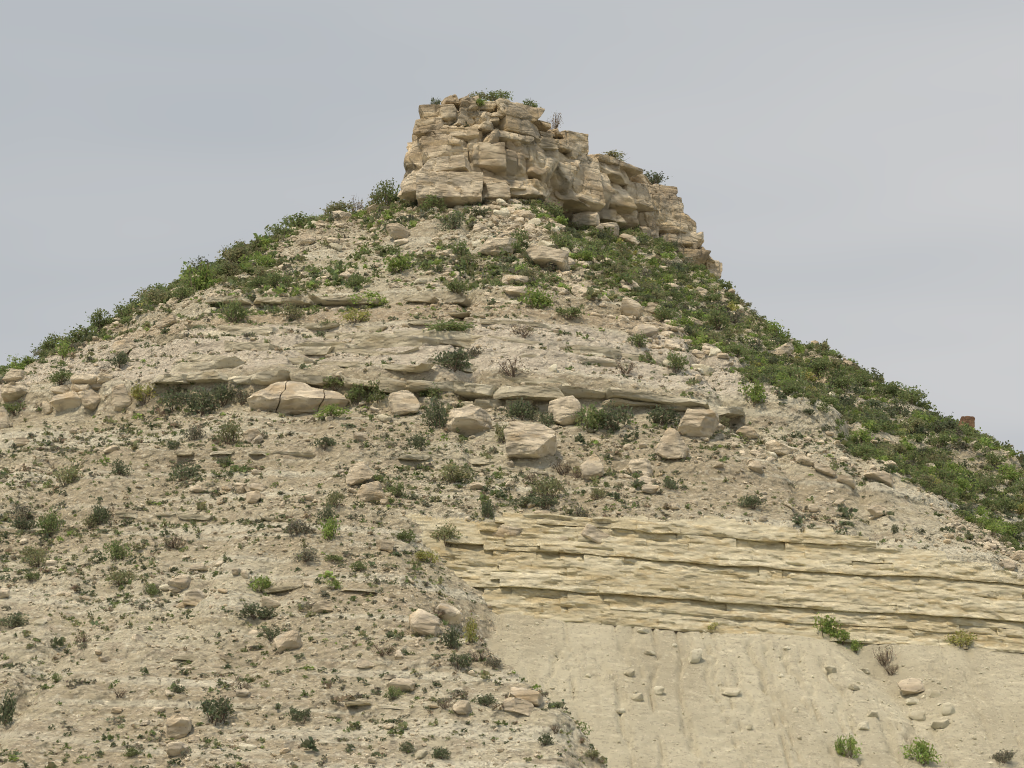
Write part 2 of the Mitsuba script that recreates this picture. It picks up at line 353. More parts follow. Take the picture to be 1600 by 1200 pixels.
CRAGS = [
    ('summit_crag', [(-4.214, 133.272, 48.014, 5.92, 5.5, 6.362, -0.036, 0.04, -0.05, 2001, 1), (-4.021, 133.296, 50.476, 5.288, 5.5, 3.02, 0.112, 0.079, -0.041, 2002, 1), (-3.203, 133.38, 50.967, 3.395, 5.5, 3.026, 0.078, -0.034, -0.01, 2003, 1), (-0.896, 134.058, 48.831, 2.672, 5.5, 7.099, 0.456, 0.08, -0.031, 2004, 1), (-0.319, 134.611, 48.473, 7.282, 5.5, 6.227, 0.558, 0.09, 0.009, 2005, 1), (2.906, 138.344, 48.513, 5.296, 5.5, 5.162, 0.759, 0.027, -0.031, 2006, 1), (1.65, 136.811, 49.855, 4.325, 5.5, 4.166, 0.695, 0.036, 0.008, 2007, 1), (-6.143, 131.385, 48.916, 1.593, 2.6, 2.998, -0.38, -0.089, -0.034, 2008, 0), (-6.147, 129.942, 46.372, 2.474, 2.6, 1.475, -0.709, -0.045, 0.023, 2009, 2), (-4.089, 129.261, 45.801, 4.247, 2.6, 1.917, -0.037, -0.124, 0.017, 2010, 2), (-1.321, 130.013, 45.772, 2.125, 2.6, 1.055, 0.142, -0.065, -0.059, 2011, 2), (-0.94, 130.153, 45.218, 1.682, 2.6, 0.642, 0.054, -0.126, -0.014, 2012, 0), (-4.574, 129.715, 47.485, 3.803, 2.6, 1.014, -0.32, -0.036, -0.011, 2013, 2), (-1.923, 130.501, 47.014, 3.027, 2.6, 1.34, 0.118, -0.159, -0.021, 2014, 0), (-2.0, 130.042, 46.249, 3.19, 2.6, 0.276, 0.19, -0.178, -0.011, 2015, 0), (-4.337, 129.905, 48.675, 3.906, 2.6, 1.667, -0.129, -0.135, 0.004, 2016, 0), (-4.053, 130.279, 48.215, 2.316, 2.6, 1.205, 0.057, -0.039, -0.004, 2017, 0), (-1.838, 130.26, 48.3, 2.672, 2.6, 1.947, 0.101, 0.0, 0.005, 2018, 0), (-4.279, 130.187, 49.743, 3.977, 2.6, 0.698, -0.047, -0.159, -0.039, 2019, 0), (-3.917, 129.742, 49.099, 1.866, 2.6, 0.463, 0.15, -0.055, -0.022, 2020, 0), (-5.282, 130.516, 51.393, 1.832, 2.6, 1.032, -0.121, -0.153, -0.014, 2021, 0), (-5.34, 130.581, 50.485, 1.968, 2.6, 1.077, -0.275, -0.083, -0.035, 2022, 0), (-4.286, 130.287, 50.256, 1.629, 2.6, 0.653, -0.203, -0.097, 0.035, 2023, 0), (-2.144, 130.279, 50.451, 1.788, 2.6, 0.607, 0.002, -0.13, 0.012, 2024, 0), (-2.484, 130.343, 49.728, 1.34, 2.6, 1.305, 0.049, -0.012, -0.013, 2025, 0), (-1.501, 130.345, 49.593, 1.429, 2.6, 1.211, 0.09, -0.082, 0.032, 2026, 0), (-1.999, 130.494, 51.238, 1.3, 2.6, 1.125, 0.135, -0.074, -0.012, 2027, 0), (-4.012, 130.938, 52.46, 1.622, 2.6, 0.661, -0.043, -0.144, 0.025, 2028, 0), (-3.055, 130.635, 51.884, 1.258, 2.6, 0.847, 0.148, -0.075, -0.001, 2029, 0), (-4.154, 130.616, 51.509, 1.652, 2.6, 1.033, -0.036, -0.083, -0.047, 2030, 0), (-3.349, 130.504, 51.059, 1.703, 2.6, 1.125, 0.114, -0.136, -0.026, 2031, 0), (0.05, 131.561, 51.893, 3.707, 2.6, 1.232, 0.58, -0.116, -0.001, 2032, 0), (0.164, 131.555, 50.861, 3.626, 2.6, 1.181, 0.591, -0.082, 0.02, 2033, 0), (-0.391, 130.958, 49.903, 2.768, 2.6, 0.797, 0.429, -0.18, -0.002, 2034, 0), (-0.261, 131.163, 49.228, 2.653, 2.6, 1.125, 0.622, 0.001, 0.003, 2035, 0), (-0.287, 130.944, 47.835, 2.589, 2.6, 1.956, 0.614, -0.144, 0.003, 2036, 0), (1.45, 132.452, 48.656, 3.13, 2.6, 2.644, 0.739, -0.153, -0.047, 2037, 0), (1.54, 132.303, 49.999, 2.652, 2.6, 0.805, 0.675, -0.086, -0.108, 2038, 0), (-0.29, 130.793, 46.609, 2.699, 2.6, 0.834, 0.555, -0.088, -0.025, 2039, 0), (1.081, 131.748, 46.586, 4.298, 2.6, 1.12, 0.709, -0.077, -0.05, 2040, 0), (2.275, 133.951, 50.676, 2.197, 2.6, 0.96, 0.719, -0.113, -0.048, 2041, 0), (3.753, 135.676, 51.28, 2.597, 2.6, 1.653, 0.737, -0.026, -0.064, 2042, 0), (3.876, 135.594, 50.355, 2.469, 2.6, 0.969, 0.589, -0.183, 0.039, 2043, 0), (3.026, 134.376, 48.711, 2.93, 2.6, 3.251, 0.705, -0.103, -0.044, 2044, 0), (4.406, 135.919, 48.55, 3.207, 2.6, 3.763, 0.646, -0.201, -0.015, 2045, 0), (5.446, 137.311, 48.273, 2.24, 2.6, 2.82, 0.739, -0.199, -0.051, 2046, 0), (3.608, 135.008, 47.209, 3.058, 2.6, 1.051, 0.665, -0.101, -0.013, 2047, 0), (5.318, 137.964, 46.82, 3.242, 2.6, 0.715, 0.544, -0.061, -0.042, 2048, 0), (-5.844, 131.017, 46.223, 0.988, 2.6, 0.688, -0.193, -0.118, -0.043, 2049, 0), (6.461, 139.396, 50.859, 2.359, 2.6, 0.817, 0.661, -0.121, -0.013, 2050, 0), (1.431, 133.144, 51.08, 1.428, 2.6, 0.538, 0.766, -0.041, -0.04, 2051, 0), (2.549, 134.406, 51.561, 1.653, 2.6, 0.543, 0.702, -0.111, -0.009, 2052, 0), (-3.488, 130.622, 50.404, 1.145, 2.6, 0.377, 0.157, -0.152, -0.03, 2053, 0), (1.419, 133.635, 51.702, 1.284, 2.6, 0.387, 0.658, -0.181, -0.023, 2054, 0), (-4.555, 130.864, 50.918, 0.779, 2.6, 0.488, -0.139, -0.069, -0.009, 2055, 0), (-4.049, 130.786, 50.878, 1.184, 2.6, 0.488, -0.048, -0.178, -0.039, 2056, 0), (-1.331, 130.96, 50.944, 0.995, 2.6, 0.488, 0.004, -0.213, -0.048, 2057, 0), (-2.65, 131.112, 51.5, 1.076, 2.6, 0.556, -0.01, -0.105, -0.009, 2058, 0), (-1.4, 130.873, 51.408, 1.532, 2.6, 0.555, 0.058, -0.063, -0.013, 2059, 0), (-1.913, 131.095, 52.054, 1.405, 2.6, 0.621, 0.165, -0.141, -0.044, 2060, 0), (-3.282, 130.671, 52.458, 0.699, 2.6, 0.577, 0.189, -0.153, -0.1, 2061, 0), (-2.622, 131.108, 52.629, 0.7, 2.6, 0.579, 0.071, -0.126, 0.018, 2062, 0)], 'broken limestone crag of stacked blocks crowning the summit of the hill', 'crag'),
    ('rear_crag', [(6.885, 142.792, 48.77, 7.376, 5.5, 5.805, 0.525, 0.019, -0.014, 3001, 1), (9.713, 145.584, 47.108, 5.761, 5.5, 4.752, 0.542, -0.03, -0.018, 3002, 1), (11.759, 147.142, 45.6, 4.392, 5.5, 2.742, 0.57, 0.015, 0.022, 3003, 1), (11.944, 144.215, 48.091, 2.498, 2.6, 2.329, 0.622, -0.128, -0.042, 3004, 0), (10.302, 142.898, 49.64, 2.845, 2.6, 2.323, 0.674, -0.133, -0.014, 3005, 0), (6.581, 138.667, 51.154, 5.045, 2.6, 0.792, 0.713, -0.047, -0.003, 3006, 0), (6.714, 138.674, 50.314, 5.164, 2.6, 1.135, 0.785, -0.121, 0.001, 3007, 0), (7.039, 139.175, 48.79, 3.278, 2.6, 2.266, 0.617, -0.089, -0.015, 3008, 0), (8.809, 141.031, 49.323, 3.321, 2.6, 2.495, 0.59, -0.228, 0.01, 3009, 0), (6.68, 138.822, 47.1, 1.882, 2.6, 1.369, 0.701, -0.091, -0.04, 3010, 0), (7.718, 140.277, 47.146, 1.773, 2.6, 1.677, 0.641, -0.075, -0.018, 3011, 0), (8.92, 141.13, 47.279, 1.402, 2.6, 2.183, 0.758, -0.092, -0.043, 3012, 0), (10.669, 142.916, 48.504, 3.133, 2.6, 2.817, 0.603, -0.13, -0.012, 3013, 0), (11.4, 143.538, 47.138, 2.738, 2.6, 1.81, 0.4, -0.116, -0.002, 3014, 0), (11.363, 143.287, 46.279, 3.23, 2.6, 1.201, 0.494, -0.1, -0.001, 3015, 0), (13.052, 144.779, 47.041, 2.376, 2.6, 1.62, 0.547, -0.009, -0.027, 3016, 0), (13.525, 145.054, 46.045, 2.376, 2.6, 1.213, 0.527, -0.107, -0.078, 3017, 0), (12.379, 143.925, 45.504, 3.609, 2.6, 1.203, 0.421, -0.072, -0.029, 3018, 0), (14.307, 145.728, 45.083, 1.452, 2.6, 1.315, 0.514, -0.103, -0.024, 3019, 0), (8.768, 141.079, 46.589, 2.799, 2.6, 1.583, 0.747, -0.085, 0.029, 3020, 0), (11.549, 143.815, 48.745, 1.747, 2.6, 1.721, 0.458, -0.077, 0.001, 3021, 0), (9.496, 142.296, 46.145, 1.376, 2.6, 0.598, 0.673, -0.058, 0.003, 3022, 0)], 'lower limestone crag stepping down the ridge right behind the summit crag', 'crag'),
]
ROCKS = [
    (-2.007, 92.25, 0.581, 2.299, 1.954, 1.65, 0.214, -0.206, 0.0, 1001, 'f', 'pale trapezoid boulder with a flat light top, left of the largest tan boulder', ''),
    (0.795, 88.95, 0.568, 2.438, 2.072, 1.644, 0.011, -0.066, 0.105, 1002, 'g', 'largest tan boulder, with a groove across its top, right of the trapezoid boulder', ''),
    (2.514, 93.45, 0.478, 1.734, 1.474, 1.375, -0.312, -0.091, -0.209, 1003, 'b', 'layered cream boulder leaning against the main ledge above the largest boulder', ''),
    (-5.082, 94.35, 0.498, 1.45, 1.233, 1.39, -0.064, -0.163, -0.262, 1004, 'b', 'rounded grey tan boulder under the main ledge, left of the trapezoid boulder', ''),
    (8.511, 92.4, 0.486, 2.007, 1.706, 1.417, -0.316, 0.031, 0.07, 1005, 'g', 'big bread shaped boulder under the right end of the main ledge', ''),
    (8.819, 95.599, -0.001, 1.101, 0.826, 0.489, 0.107, -0.199, 0.0, 1006, 's', 'rounded flat stone lying like a cap on the bread shaped boulder', ''),
    (7.147, 88.9, 0.484, 1.416, 1.204, 1.36, -0.046, 0.028, 0.524, 1007, 'f', 'tilted egg shaped boulder just below and left of the bread shaped boulder', ''),
    (9.643, 93.95, 0.187, 0.601, 0.51, 0.54, 0.278, -0.239, 0.0, 1008, 'b', 'small pale boulder touching the right side of the bread shaped boulder', ''),
    (3.451, 87.45, 0.379, 1.001, 0.851, 1.112, -0.075, -0.193, -0.349, 1009, 'b', 'rounded upright boulder alone below the right part of the main ledge', ''),
    (5.657, 88.011, 0.211, 1.23, 0.922, 0.838, 0.124, -0.139, 0.14, 1010, 's', 'broad flat slab half sunk in the slope right of the rounded upright boulder', ''),
    (5.863, 85.5, 0.136, 0.76, 0.646, 0.434, 0.039, -0.056, 0.0, 1011, 'b', 'small pale rounded rock below the half sunk flat slab', ''),
    (6.747, 84.5, 0.12, 0.749, 0.637, 0.375, 0.266, -0.147, 0.0, 1012, 'b', 'brown low rock just above the bedded road cut, left of centre', ''),
    (1.259, 82.871, 0.052, 0.786, 0.589, 0.367, 0.125, -0.034, 0.0, 1013, 's', 'small flat pale rock beside the dark bush above the left part of the road cut', ''),
    (-6.51, 86.0, 0.388, 1.202, 1.022, 1.093, -0.191, -0.121, -0.244, 1014, 'f', 'upper grey tan boulder of the touching pair on the middle slope', ''),
    (-5.864, 84.0, 0.333, 1.225, 1.041, 0.959, 0.261, -0.114, 0.0, 1015, 'b', 'lower rounded boulder of the touching pair on the middle slope', ''),
    (-12.014, 92.65, 0.254, 0.828, 0.704, 0.71, 0.145, -0.098, -0.349, 1016, 'b', 'wedge shaped tan rock below the cracked boulder', ''),
    (-6.802, 90.25, 0.147, 0.691, 0.588, 0.461, 0.002, -0.124, 0.0, 1017, 'b', 'small tan rock right below the cracked boulder, under the green bushes', ''),
    (-19.967, 101.7, 0.452, 1.173, 0.997, 1.369, -0.208, -0.132, -0.349, 1018, 'f', 'tall pointed pale boulder at the right end of the left boulder pile', ''),
    (-22.901, 102.6, 0.371, 1.775, 1.509, 0.986, 0.214, -0.208, 0.0, 1019, 'f', 'wide rounded boulder at the bottom left of the left boulder pile', ''),
    (-21.693, 102.8, 0.295, 1.515, 1.288, 1.054, -0.246, -0.189, -0.175, 1020, 'f', 'rounded boulder in the bottom middle of the left boulder pile', ''),
    (-23.964, 103.0, 0.233, 0.528, 0.508, 0.726, -0.036, -0.043, 0.0, 1021, 'b', 'small boulder at the left foot of the left boulder pile', ''),
    (-23.323, 103.307, -0.041, 1.193, 0.894, 0.464, -0.185, -0.078, 0.087, 1022, 's', 'flat stone on top of the wide rounded boulder in the left boulder pile', ''),
    (-22.263, 102.839, 0.005, 0.99, 0.742, 0.396, 0.21, -0.097, 0.0, 1023, 's', 'middle flat stone in the left boulder pile', ''),
    (-21.563, 103.59, -0.024, 0.997, 0.748, 0.432, 0.004, -0.259, 0.0, 1024, 's', 'right flat stone in the middle row of the left boulder pile', ''),
    (-22.156, 103.15, 0.206, 1.326, 1.127, 0.597, -0.34, -0.12, -0.209, 1025, 'b', 'pointed pale rock at the top left of the left boulder pile', ''),
    (-21.088, 103.1, 0.172, 0.928, 0.789, 0.497, -0.29, -0.195, 0.0, 1026, 'b', 'pale rock at the top right of the left boulder pile', ''),
    (-26.791, 107.624, 0.097, 1.382, 1.037, 0.484, -0.092, -0.188, -0.14, 1027, 's', 'flat pale slab on the left edge below the skyline bushes', ''),
    (-25.951, 104.7, 0.321, 1.948, 1.656, 0.873, -0.07, -0.167, 0.0, 1028, 'f', 'broad low ledge boulder above the green brush at the left edge', ''),
    (-25.984, 102.0, 0.419, 0.783, 0.822, 1.174, 0.039, -0.055, -0.524, 1029, 'f', 'triangular pale rock cut by the left edge of the picture below the main ledge', ''),
    (-23.907, 98.04, 0.084, 1.0, 0.75, 0.375, 0.169, -0.049, 0.07, 1030, 's', 'thin flat dark edged slab lying alone on the left slope', ''),
    (-21.661, 110.4, 0.335, 1.495, 1.271, 0.997, 0.129, -0.033, -0.262, 1031, 'b', 'rounded grey pink boulder beside the dark round bush near the left skyline', ''),
    (-20.557, 122.157, 0.112, 1.189, 0.892, 0.476, -0.195, -0.106, -0.244, 1032, 's', 'flat slab just under the left skyline', ''),
    (-19.984, 114.764, 0.118, 1.261, 0.946, 0.445, -0.275, -0.132, -0.384, 1033, 's', 'tilted thin slab on the upper left slope', ''),
    (-13.159, 125.8, 0.273, 1.151, 0.978, 0.74, 0.095, -0.102, 0.0, 1034, 'b', 'pale block among green shrubs high on the left slope', ''),
    (-11.434, 124.95, 0.18, 0.898, 0.763, 0.571, 0.209, -0.129, 0.0, 1035, 'b', 'small pale block beside another pale block high on the left slope', ''),
    (-14.583, 129.55, 0.248, 0.678, 0.576, 0.678, -0.077, -0.081, 0.0, 1036, 'b', 'small pale rock against the bushes of the upper left skyline', ''),
    (-7.157, 122.9, 0.336, 1.527, 1.298, 0.964, -0.084, -0.169, 0.0, 1037, 'f', 'square cream block below the left end of the summit crag', ''),
    (-0.89, 118.5, 0.496, 2.397, 2.038, 1.392, 0.079, -0.204, 0.105, 1038, 'f', 'big triangular slab sided boulder on the scree right below the crag', ''),
    (2.214, 117.074, 0.251, 3.044, 2.283, 0.989, 0.344, -0.203, 0.244, 1039, 's', 'long pale slab tilted down to the right, right of the big triangular boulder', ''),
    (0.326, 111.393, 0.142, 1.592, 1.194, 0.579, 0.216, -0.129, 0.244, 1040, 's', 'upper pale slab with dark shadow beneath, in the pair below the long tilted slab', ''),
    (0.249, 109.397, 0.015, 1.632, 1.224, 0.497, 0.149, -0.191, 0.105, 1041, 's', 'lower pale slab of the pair below the long tilted slab', ''),
    (-3.774, 118.0, 0.189, 0.847, 0.72, 0.539, -0.069, -0.184, 0.0, 1042, 'b', 'small pale rock beneath the crag, left of the triangular boulder', ''),
    (6.481, 135.65, 0.454, 1.952, 1.659, 1.242, -0.014, -0.051, 0.0, 1043, 'f', 'grey brown boulder under the overhang of the crag, at the top of the green flank', ''),
    (8.164, 134.993, 0.07, 1.586, 1.19, 0.617, -0.128, -0.126, 0.489, 1044, 's', 'pale slab sloping right beside the grey brown boulder under the crag', ''),
    (5.161, 135.8, 0.452, 2.045, 1.738, 1.245, -0.349, -0.136, 0.0, 1045, 'f', 'cream block just below the overhang at the middle of the crag', ''),
    (2.915, 123.7, 0.228, 0.971, 0.826, 0.648, 0.092, 0.007, 0.0, 1046, 'b', 'pale rock left of the cream block below the overhang', ''),
    (6.719, 110.85, 0.338, 1.58, 1.343, 0.934, 0.297, -0.201, 0.314, 1047, 'f', 'pale angular boulder on the edge of the upper green flank', ''),
    (8.054, 111.917, 0.092, 1.304, 0.978, 0.507, 0.342, -0.116, 0.384, 1048, 's', "pale slab sloping right beside the angular boulder on the green flank's edge", ''),
    (10.845, 119.668, 0.142, 1.315, 0.986, 0.542, 0.226, -0.079, 0.489, 1049, 's', 'tilted pale slab in the upper edge of the green flank', ''),
    (12.399, 128.1, 0.356, 0.748, 0.699, 0.998, -0.066, -0.138, -0.262, 1050, 'b', 'pale upright rock standing in the green brush of the upper right flank', ''),
    (16.248, 118.776, 0.45, 0.842, 0.911, 1.301, 0.251, -0.142, 0.838, 1051, 's', 'long pale rock standing in the middle of the green flank', ''),
    (20.356, 119.554, 0.84, 1.154, 0.865, 0.385, -0.252, -0.13, 0.559, 1052, 's', 'pale flat rock along the right skyline above the long pale rock', ''),
    (22.561, 115.437, 0.766, 0.963, 0.722, 0.333, -0.169, 0.052, 0.489, 1053, 's', 'pale flat rock along the lower right skyline', ''),
    (17.51, 123.95, 2.037, 0.64, 0.544, 0.48, 0.037, -0.226, 0.0, 1054, 'b', 'small pale rock on the upper right skyline', ''),
    (18.63, 122.05, 1.132, 0.551, 0.469, 0.473, 0.255, -0.072, 0.0, 1055, 'b', 'small pale knob of rock on the right skyline', ''),
    (18.472, 111.15, 0.102, 0.713, 0.606, 0.428, -0.037, -0.027, 0.0, 1056, 'b', 'small pale rock in the lower green flank', ''),
    (24.973, 110.15, 0.93, 0.845, 0.718, 0.775, 0.2, -0.099, 0.035, 1057, 'r', 'reddish brown squarish rock standing against the sky on the right skyline', ''),
    (11.334, 96.4, 0.239, 1.108, 0.942, 0.677, -0.213, -0.151, 0.209, 1058, 'b', 'ochre boulder with dark shadow right of the bread shaped boulder', ''),
    (10.809, 88.9, 0.215, 0.735, 0.625, 0.622, 0.3, -0.096, 0.524, 1059, 'b', 'tan boulder on the bare slope below the ochre boulder', ''),
    (10.779, 97.84, -0.172, 1.001, 0.751, 0.438, -0.014, -0.126, -0.175, 1060, 's', 'thin slab jutting out right of the bread shaped boulder', ''),
    (12.576, 93.439, 0.21, 1.546, 1.16, 0.654, 0.117, 0.05, 0.279, 1061, 's', 'broad tan slab at the top of the diagonal row of slabs on the right', ''),
    (13.361, 91.605, 0.064, 1.165, 0.874, 0.35, -0.114, -0.079, 0.419, 1062, 's', 'second slab from the top of the diagonal row of slabs on the right', ''),
    (14.169, 90.909, 0.042, 1.213, 0.91, 0.318, -0.071, -0.185, 0.384, 1063, 's', 'third slab from the top of the diagonal row of slabs on the right', ''),
    (15.001, 90.443, 0.036, 1.033, 0.775, 0.287, 0.166, -0.101, 0.349, 1064, 's', 'lowest slab of the diagonal row of slabs on the right', ''),
    (16.885, 92.226, 0.147, 1.405, 1.053, 0.468, 0.134, -0.143, 0.489, 1065, 's', 'pale slab between bushes right of the diagonal row of slabs', ''),
    (19.571, 102.918, 0.049, 1.312, 0.984, 0.328, -0.346, -0.042, 0.419, 1066, 's', 'thin pale slab on the lower edge of the green flank', ''),
    (15.929, 87.95, 0.186, 1.002, 0.852, 0.557, -0.246, -0.031, 0.209, 1067, 'f', 'pinkish pale boulder above the right half of the road cut', ''),
    (13.007, 87.0, 0.097, 0.551, 0.468, 0.358, -0.208, -0.061, 0.0, 1068, 'b', 'small round pale boulder above the middle of the road cut', ''),
    (14.356, 88.45, 0.114, 0.505, 0.429, 0.336, -0.198, -0.05, 0.0, 1069, 'b', 'small pale rock between the round pale boulder and the pinkish boulder', ''),
    (18.896, 87.75, 0.097, 0.443, 0.377, 0.277, 0.27, -0.043, 0.0, 1070, 'b', 'small pink rock above the right end of the road cut', ''),
    (-1.464, 85.35, 0.115, 0.704, 0.599, 0.352, -0.094, -0.127, 0.0, 1071, 'b', 'small flat pale rock on the slope below the trapezoid boulder', ''),
    (-5.028, 79.718, 0.123, 0.753, 0.565, 0.427, 0.126, -0.05, 0.175, 1072, 's', "grey slab beside dark tufts, left of the road cut's upper corner", ''),
    (-0.078, 82.285, -0.048, 1.504, 1.128, 0.441, 0.309, -0.099, 0.14, 1073, 's', 'white flat slab at the upper left corner of the road cut', ''),
    (1.969, 82.1, 0.141, 0.829, 0.704, 0.466, 0.145, 0.056, 0.0, 1074, 'b', 'rounded pale block in the upper beds at the left of the road cut', ''),
    (3.42, 82.1, 0.241, 1.554, 1.321, 0.777, 0.227, -0.185, 0.244, 1075, 'f', 'large tan block in the top bed of the road cut', ''),
    (-12.584, 77.65, 0.214, 0.975, 0.829, 0.634, 0.26, -0.097, 0.384, 1076, 'f', 'brown wedge shaped rock perched over a pale rock on the lower left slope', ''),
    (-12.785, 77.75, 0.083, 0.634, 0.539, 0.341, 0.158, -0.134, 0.0, 1077, 'b', 'pale rock under the brown wedge shaped rock on the lower left slope', ''),
    (-11.72, 75.981, 0.2, 0.904, 0.678, 0.666, -0.129, 0.027, 0.244, 1078, 's', 'flat pale slab below the brown wedge shaped rock on the lower left slope', ''),
    (-12.069, 78.617, 0.066, 0.741, 0.556, 0.296, -0.315, -0.12, 0.0, 1079, 's', 'pale flat rock above the brown wedge shaped rock on the lower left slope', ''),
    (-11.712, 87.0, 0.195, 0.552, 0.469, 0.552, 0.021, -0.13, 0.0, 1080, 'f', 'brown upright rock in the small rock cluster on the left middle slope', ''),
    (-10.917, 85.2, 0.213, 0.648, 0.551, 0.648, 0.233, -0.082, 0.0, 1081, 'b', 'rounded pale rock at the bottom of the small rock cluster on the left middle slope', ''),
    (-12.418, 87.7, 0.12, 0.501, 0.426, 0.334, 0.04, -0.05, 0.0, 1082, 'b', 'small dark edged rock at the left of the small rock cluster', ''),
    (-10.917, 86.819, 0.13, 0.771, 0.578, 0.385, 0.069, -0.192, 0.314, 1083, 's', 'slanting slab at the right of the small rock cluster', ''),
    (-13.691, 87.65, 0.137, 0.668, 0.567, 0.389, 0.017, -0.157, 0.0, 1084, 'b', 'pinkish low rock left of the small rock cluster', ''),
    (-19.624, 78.6, 0.164, 0.542, 0.461, 0.493, -0.006, -0.234, 0.0, 1085, 'b', 'pinkish boulder cut by the left edge of the picture on the lower slope', ''),
    (-7.79, 71.15, 0.256, 0.976, 0.829, 0.754, -0.176, -0.027, -0.209, 1086, 'f', 'rounded brown boulder beside a dark bush, lower middle left', ''),
    (-8.917, 75.3, 0.139, 0.802, 0.681, 0.424, 0.121, -0.027, 0.349, 1087, 'f', 'tan rock right of the dark grey bush on the lower slope', ''),
    (-6.871, 73.883, 0.092, 0.924, 0.693, 0.37, 0.343, -0.291, 0.07, 1088, 's', 'low tan slab on the crest left of the leaning pink boulders', ''),
    (-3.025, 71.7, 0.358, 1.254, 1.065, 1.03, 0.319, -0.131, 0.419, 1089, 'f', 'leaning pinkish boulder, left of the two at the top of the scree edge', ''),
    (-2.369, 74.95, 0.22, 1.031, 0.876, 0.844, -0.04, -0.11, 0.175, 1090, 'f', 'shaded pinkish boulder, right of the two at the top of the scree edge', ''),
    (-4.96, 69.608, 0.037, 0.649, 0.487, 0.346, -0.317, -0.105, 0.14, 1091, 's', 'white flat rock on the lower slope left of the scree edge', ''),
    (-4.117, 69.008, 0.007, 0.643, 0.482, 0.171, -0.177, 0.073, 0.0, 1092, 's', 'thin pale slab below the white flat rock left of the scree edge', ''),
    (-3.649, 68.35, 0.137, 0.975, 0.829, 0.424, -0.235, -0.174, 0.105, 1093, 'f', 'brown tan low boulder beside a green tuft near the scree edge', ''),
    (-1.619, 66.2, 0.147, 0.615, 0.522, 0.451, -0.175, -0.068, 0.0, 1094, 'b', 'round white boulder near the scree edge', ''),
    (0.374, 66.966, 0.108, 1.284, 0.963, 0.456, -0.215, -0.146, 0.279, 1095, 's', 'upper slab of the split pair at the foot of the scree edge', ''),
    (0.247, 66.353, 0.047, 1.148, 0.861, 0.492, 0.001, -0.061, 0.244, 1096, 's', 'lower ochre slab of the split pair at the foot of the scree edge', ''),
    (-10.673, 66.05, 0.276, 0.938, 0.797, 0.815, -0.033, -0.069, -0.14, 1097, 'f', 'squat flat topped boulder near the bottom of the picture on the left', ''),
    (-10.404, 64.55, 0.16, 0.676, 0.575, 0.477, -0.008, -0.059, 0.0, 1098, 'b', 'rounded brown boulder below the squat flat topped boulder', ''),
    (-10.001, 65.35, 0.082, 0.363, 0.308, 0.242, -0.209, 0.05, 0.0, 1099, 'b', 'small pale rock right of the squat flat topped boulder', ''),
    (-8.799, 67.55, 0.074, 0.419, 0.356, 0.293, -0.174, -0.207, 0.0, 1100, 'b', 'pale round rock beside the grey twiggy bush on the lower left', ''),
    (-13.008, 68.0, 0.066, 0.421, 0.358, 0.231, -0.123, 0.016, 0.0, 1101, 'b', 'small white rock alone on the lower left slope', ''),
    (6.904, 77.519, 0.13, 0.675, 0.574, 0.53, 0.305, -0.268, -0.349, 1102, 't', 'white angular stone high on the bare scree', ''),
    (4.306, 75.693, 0.094, 0.423, 0.36, 0.376, -0.227, -0.1, 0.0, 1103, 't', 'white square stone at the left of the bare scree', ''),
    (4.475, 73.647, 0.077, 0.456, 0.388, 0.319, -0.308, -0.181, 0.0, 1104, 't', 'pale stone low at the left of the bare scree', ''),
    (5.315, 74.49, 0.119, 0.392, 0.334, 0.392, -0.058, -0.036, 0.0, 1105, 't', 'pale knobbly stone on the left middle of the scree', ''),
    (3.858, 72.896, 0.037, 0.451, 0.383, 0.203, 0.337, -0.115, 0.0, 1106, 't', 'flat pale stone at the left foot of the scree', ''),
    (7.941, 75.081, 0.057, 0.791, 0.672, 0.349, -0.18, 0.038, 0.07, 1107, 't', 'broad flat pale stone in the middle of the scree', ''),
    (5.204, 77.694, 0.041, 0.435, 0.37, 0.218, 0.295, -0.073, 0.0, 1108, 't', 'ochre flat stone near the top left of the scree', ''),
    (5.09, 79.501, 0.03, 0.496, 0.422, 0.198, 0.248, -0.111, 0.0, 1109, 't', 'thin pale stone just under the upper edge of the scree', ''),
    (15.087, 77.9, 0.224, 1.015, 0.863, 0.676, 0.197, -0.169, -0.14, 1110, 'f', "large pale boulder below the notch in the scree's upper edge", ''),
    (14.985, 77.254, 0.05, 0.526, 0.447, 0.263, 0.088, -0.107, 0.0, 1111, 't', 'pale stone just below the large boulder under the notch', ''),
    (15.971, 75.648, 0.133, 0.468, 0.398, 0.515, -0.277, -0.115, 0.0, 1112, 't', 'ochre upright stone on the right of the debris below the notch', ''),
    (15.791, 77.039, 0.067, 0.382, 0.325, 0.334, 0.226, 0.006, 0.0, 1113, 't', 'small pale stone right of the large boulder under the notch', ''),
    (14.874, 75.962, 0.107, 0.61, 0.519, 0.422, -0.078, -0.006, 0.0, 1114, 't', 'pale stone in the middle of the debris below the notch', ''),
    (15.49, 74.921, 0.078, 0.694, 0.59, 0.37, -0.088, -0.092, 0.0, 1115, 't', 'pale pair of joined lumps at the foot of the debris below the notch', ''),
    (12.459, 73.446, 0.082, 0.453, 0.385, 0.317, -0.057, -0.292, 0.0, 1116, 't', 'pale stone with a dark foot left of the debris below the notch', ''),
    (13.008, 74.542, 0.073, 0.415, 0.353, 0.277, -0.097, -0.016, 0.0, 1117, 't', 'pale round stone left of the middle of the debris', ''),
    (12.668, 76.448, 0.063, 0.474, 0.403, 0.261, -0.156, -0.188, 0.14, 1118, 't', 'flat ochre stone left of the large boulder under the notch', ''),
    (12.039, 77.744, 0.09, 0.435, 0.37, 0.338, -0.306, -0.143, 0.0, 1119, 't', 'pale stones by the rills on the right half of the scree', ''),
    (13.677, 79.69, 0.036, 0.396, 0.337, 0.248, -0.04, -0.064, 0.0, 1120, 't', 'pale stone at the lip of the notch', ''),
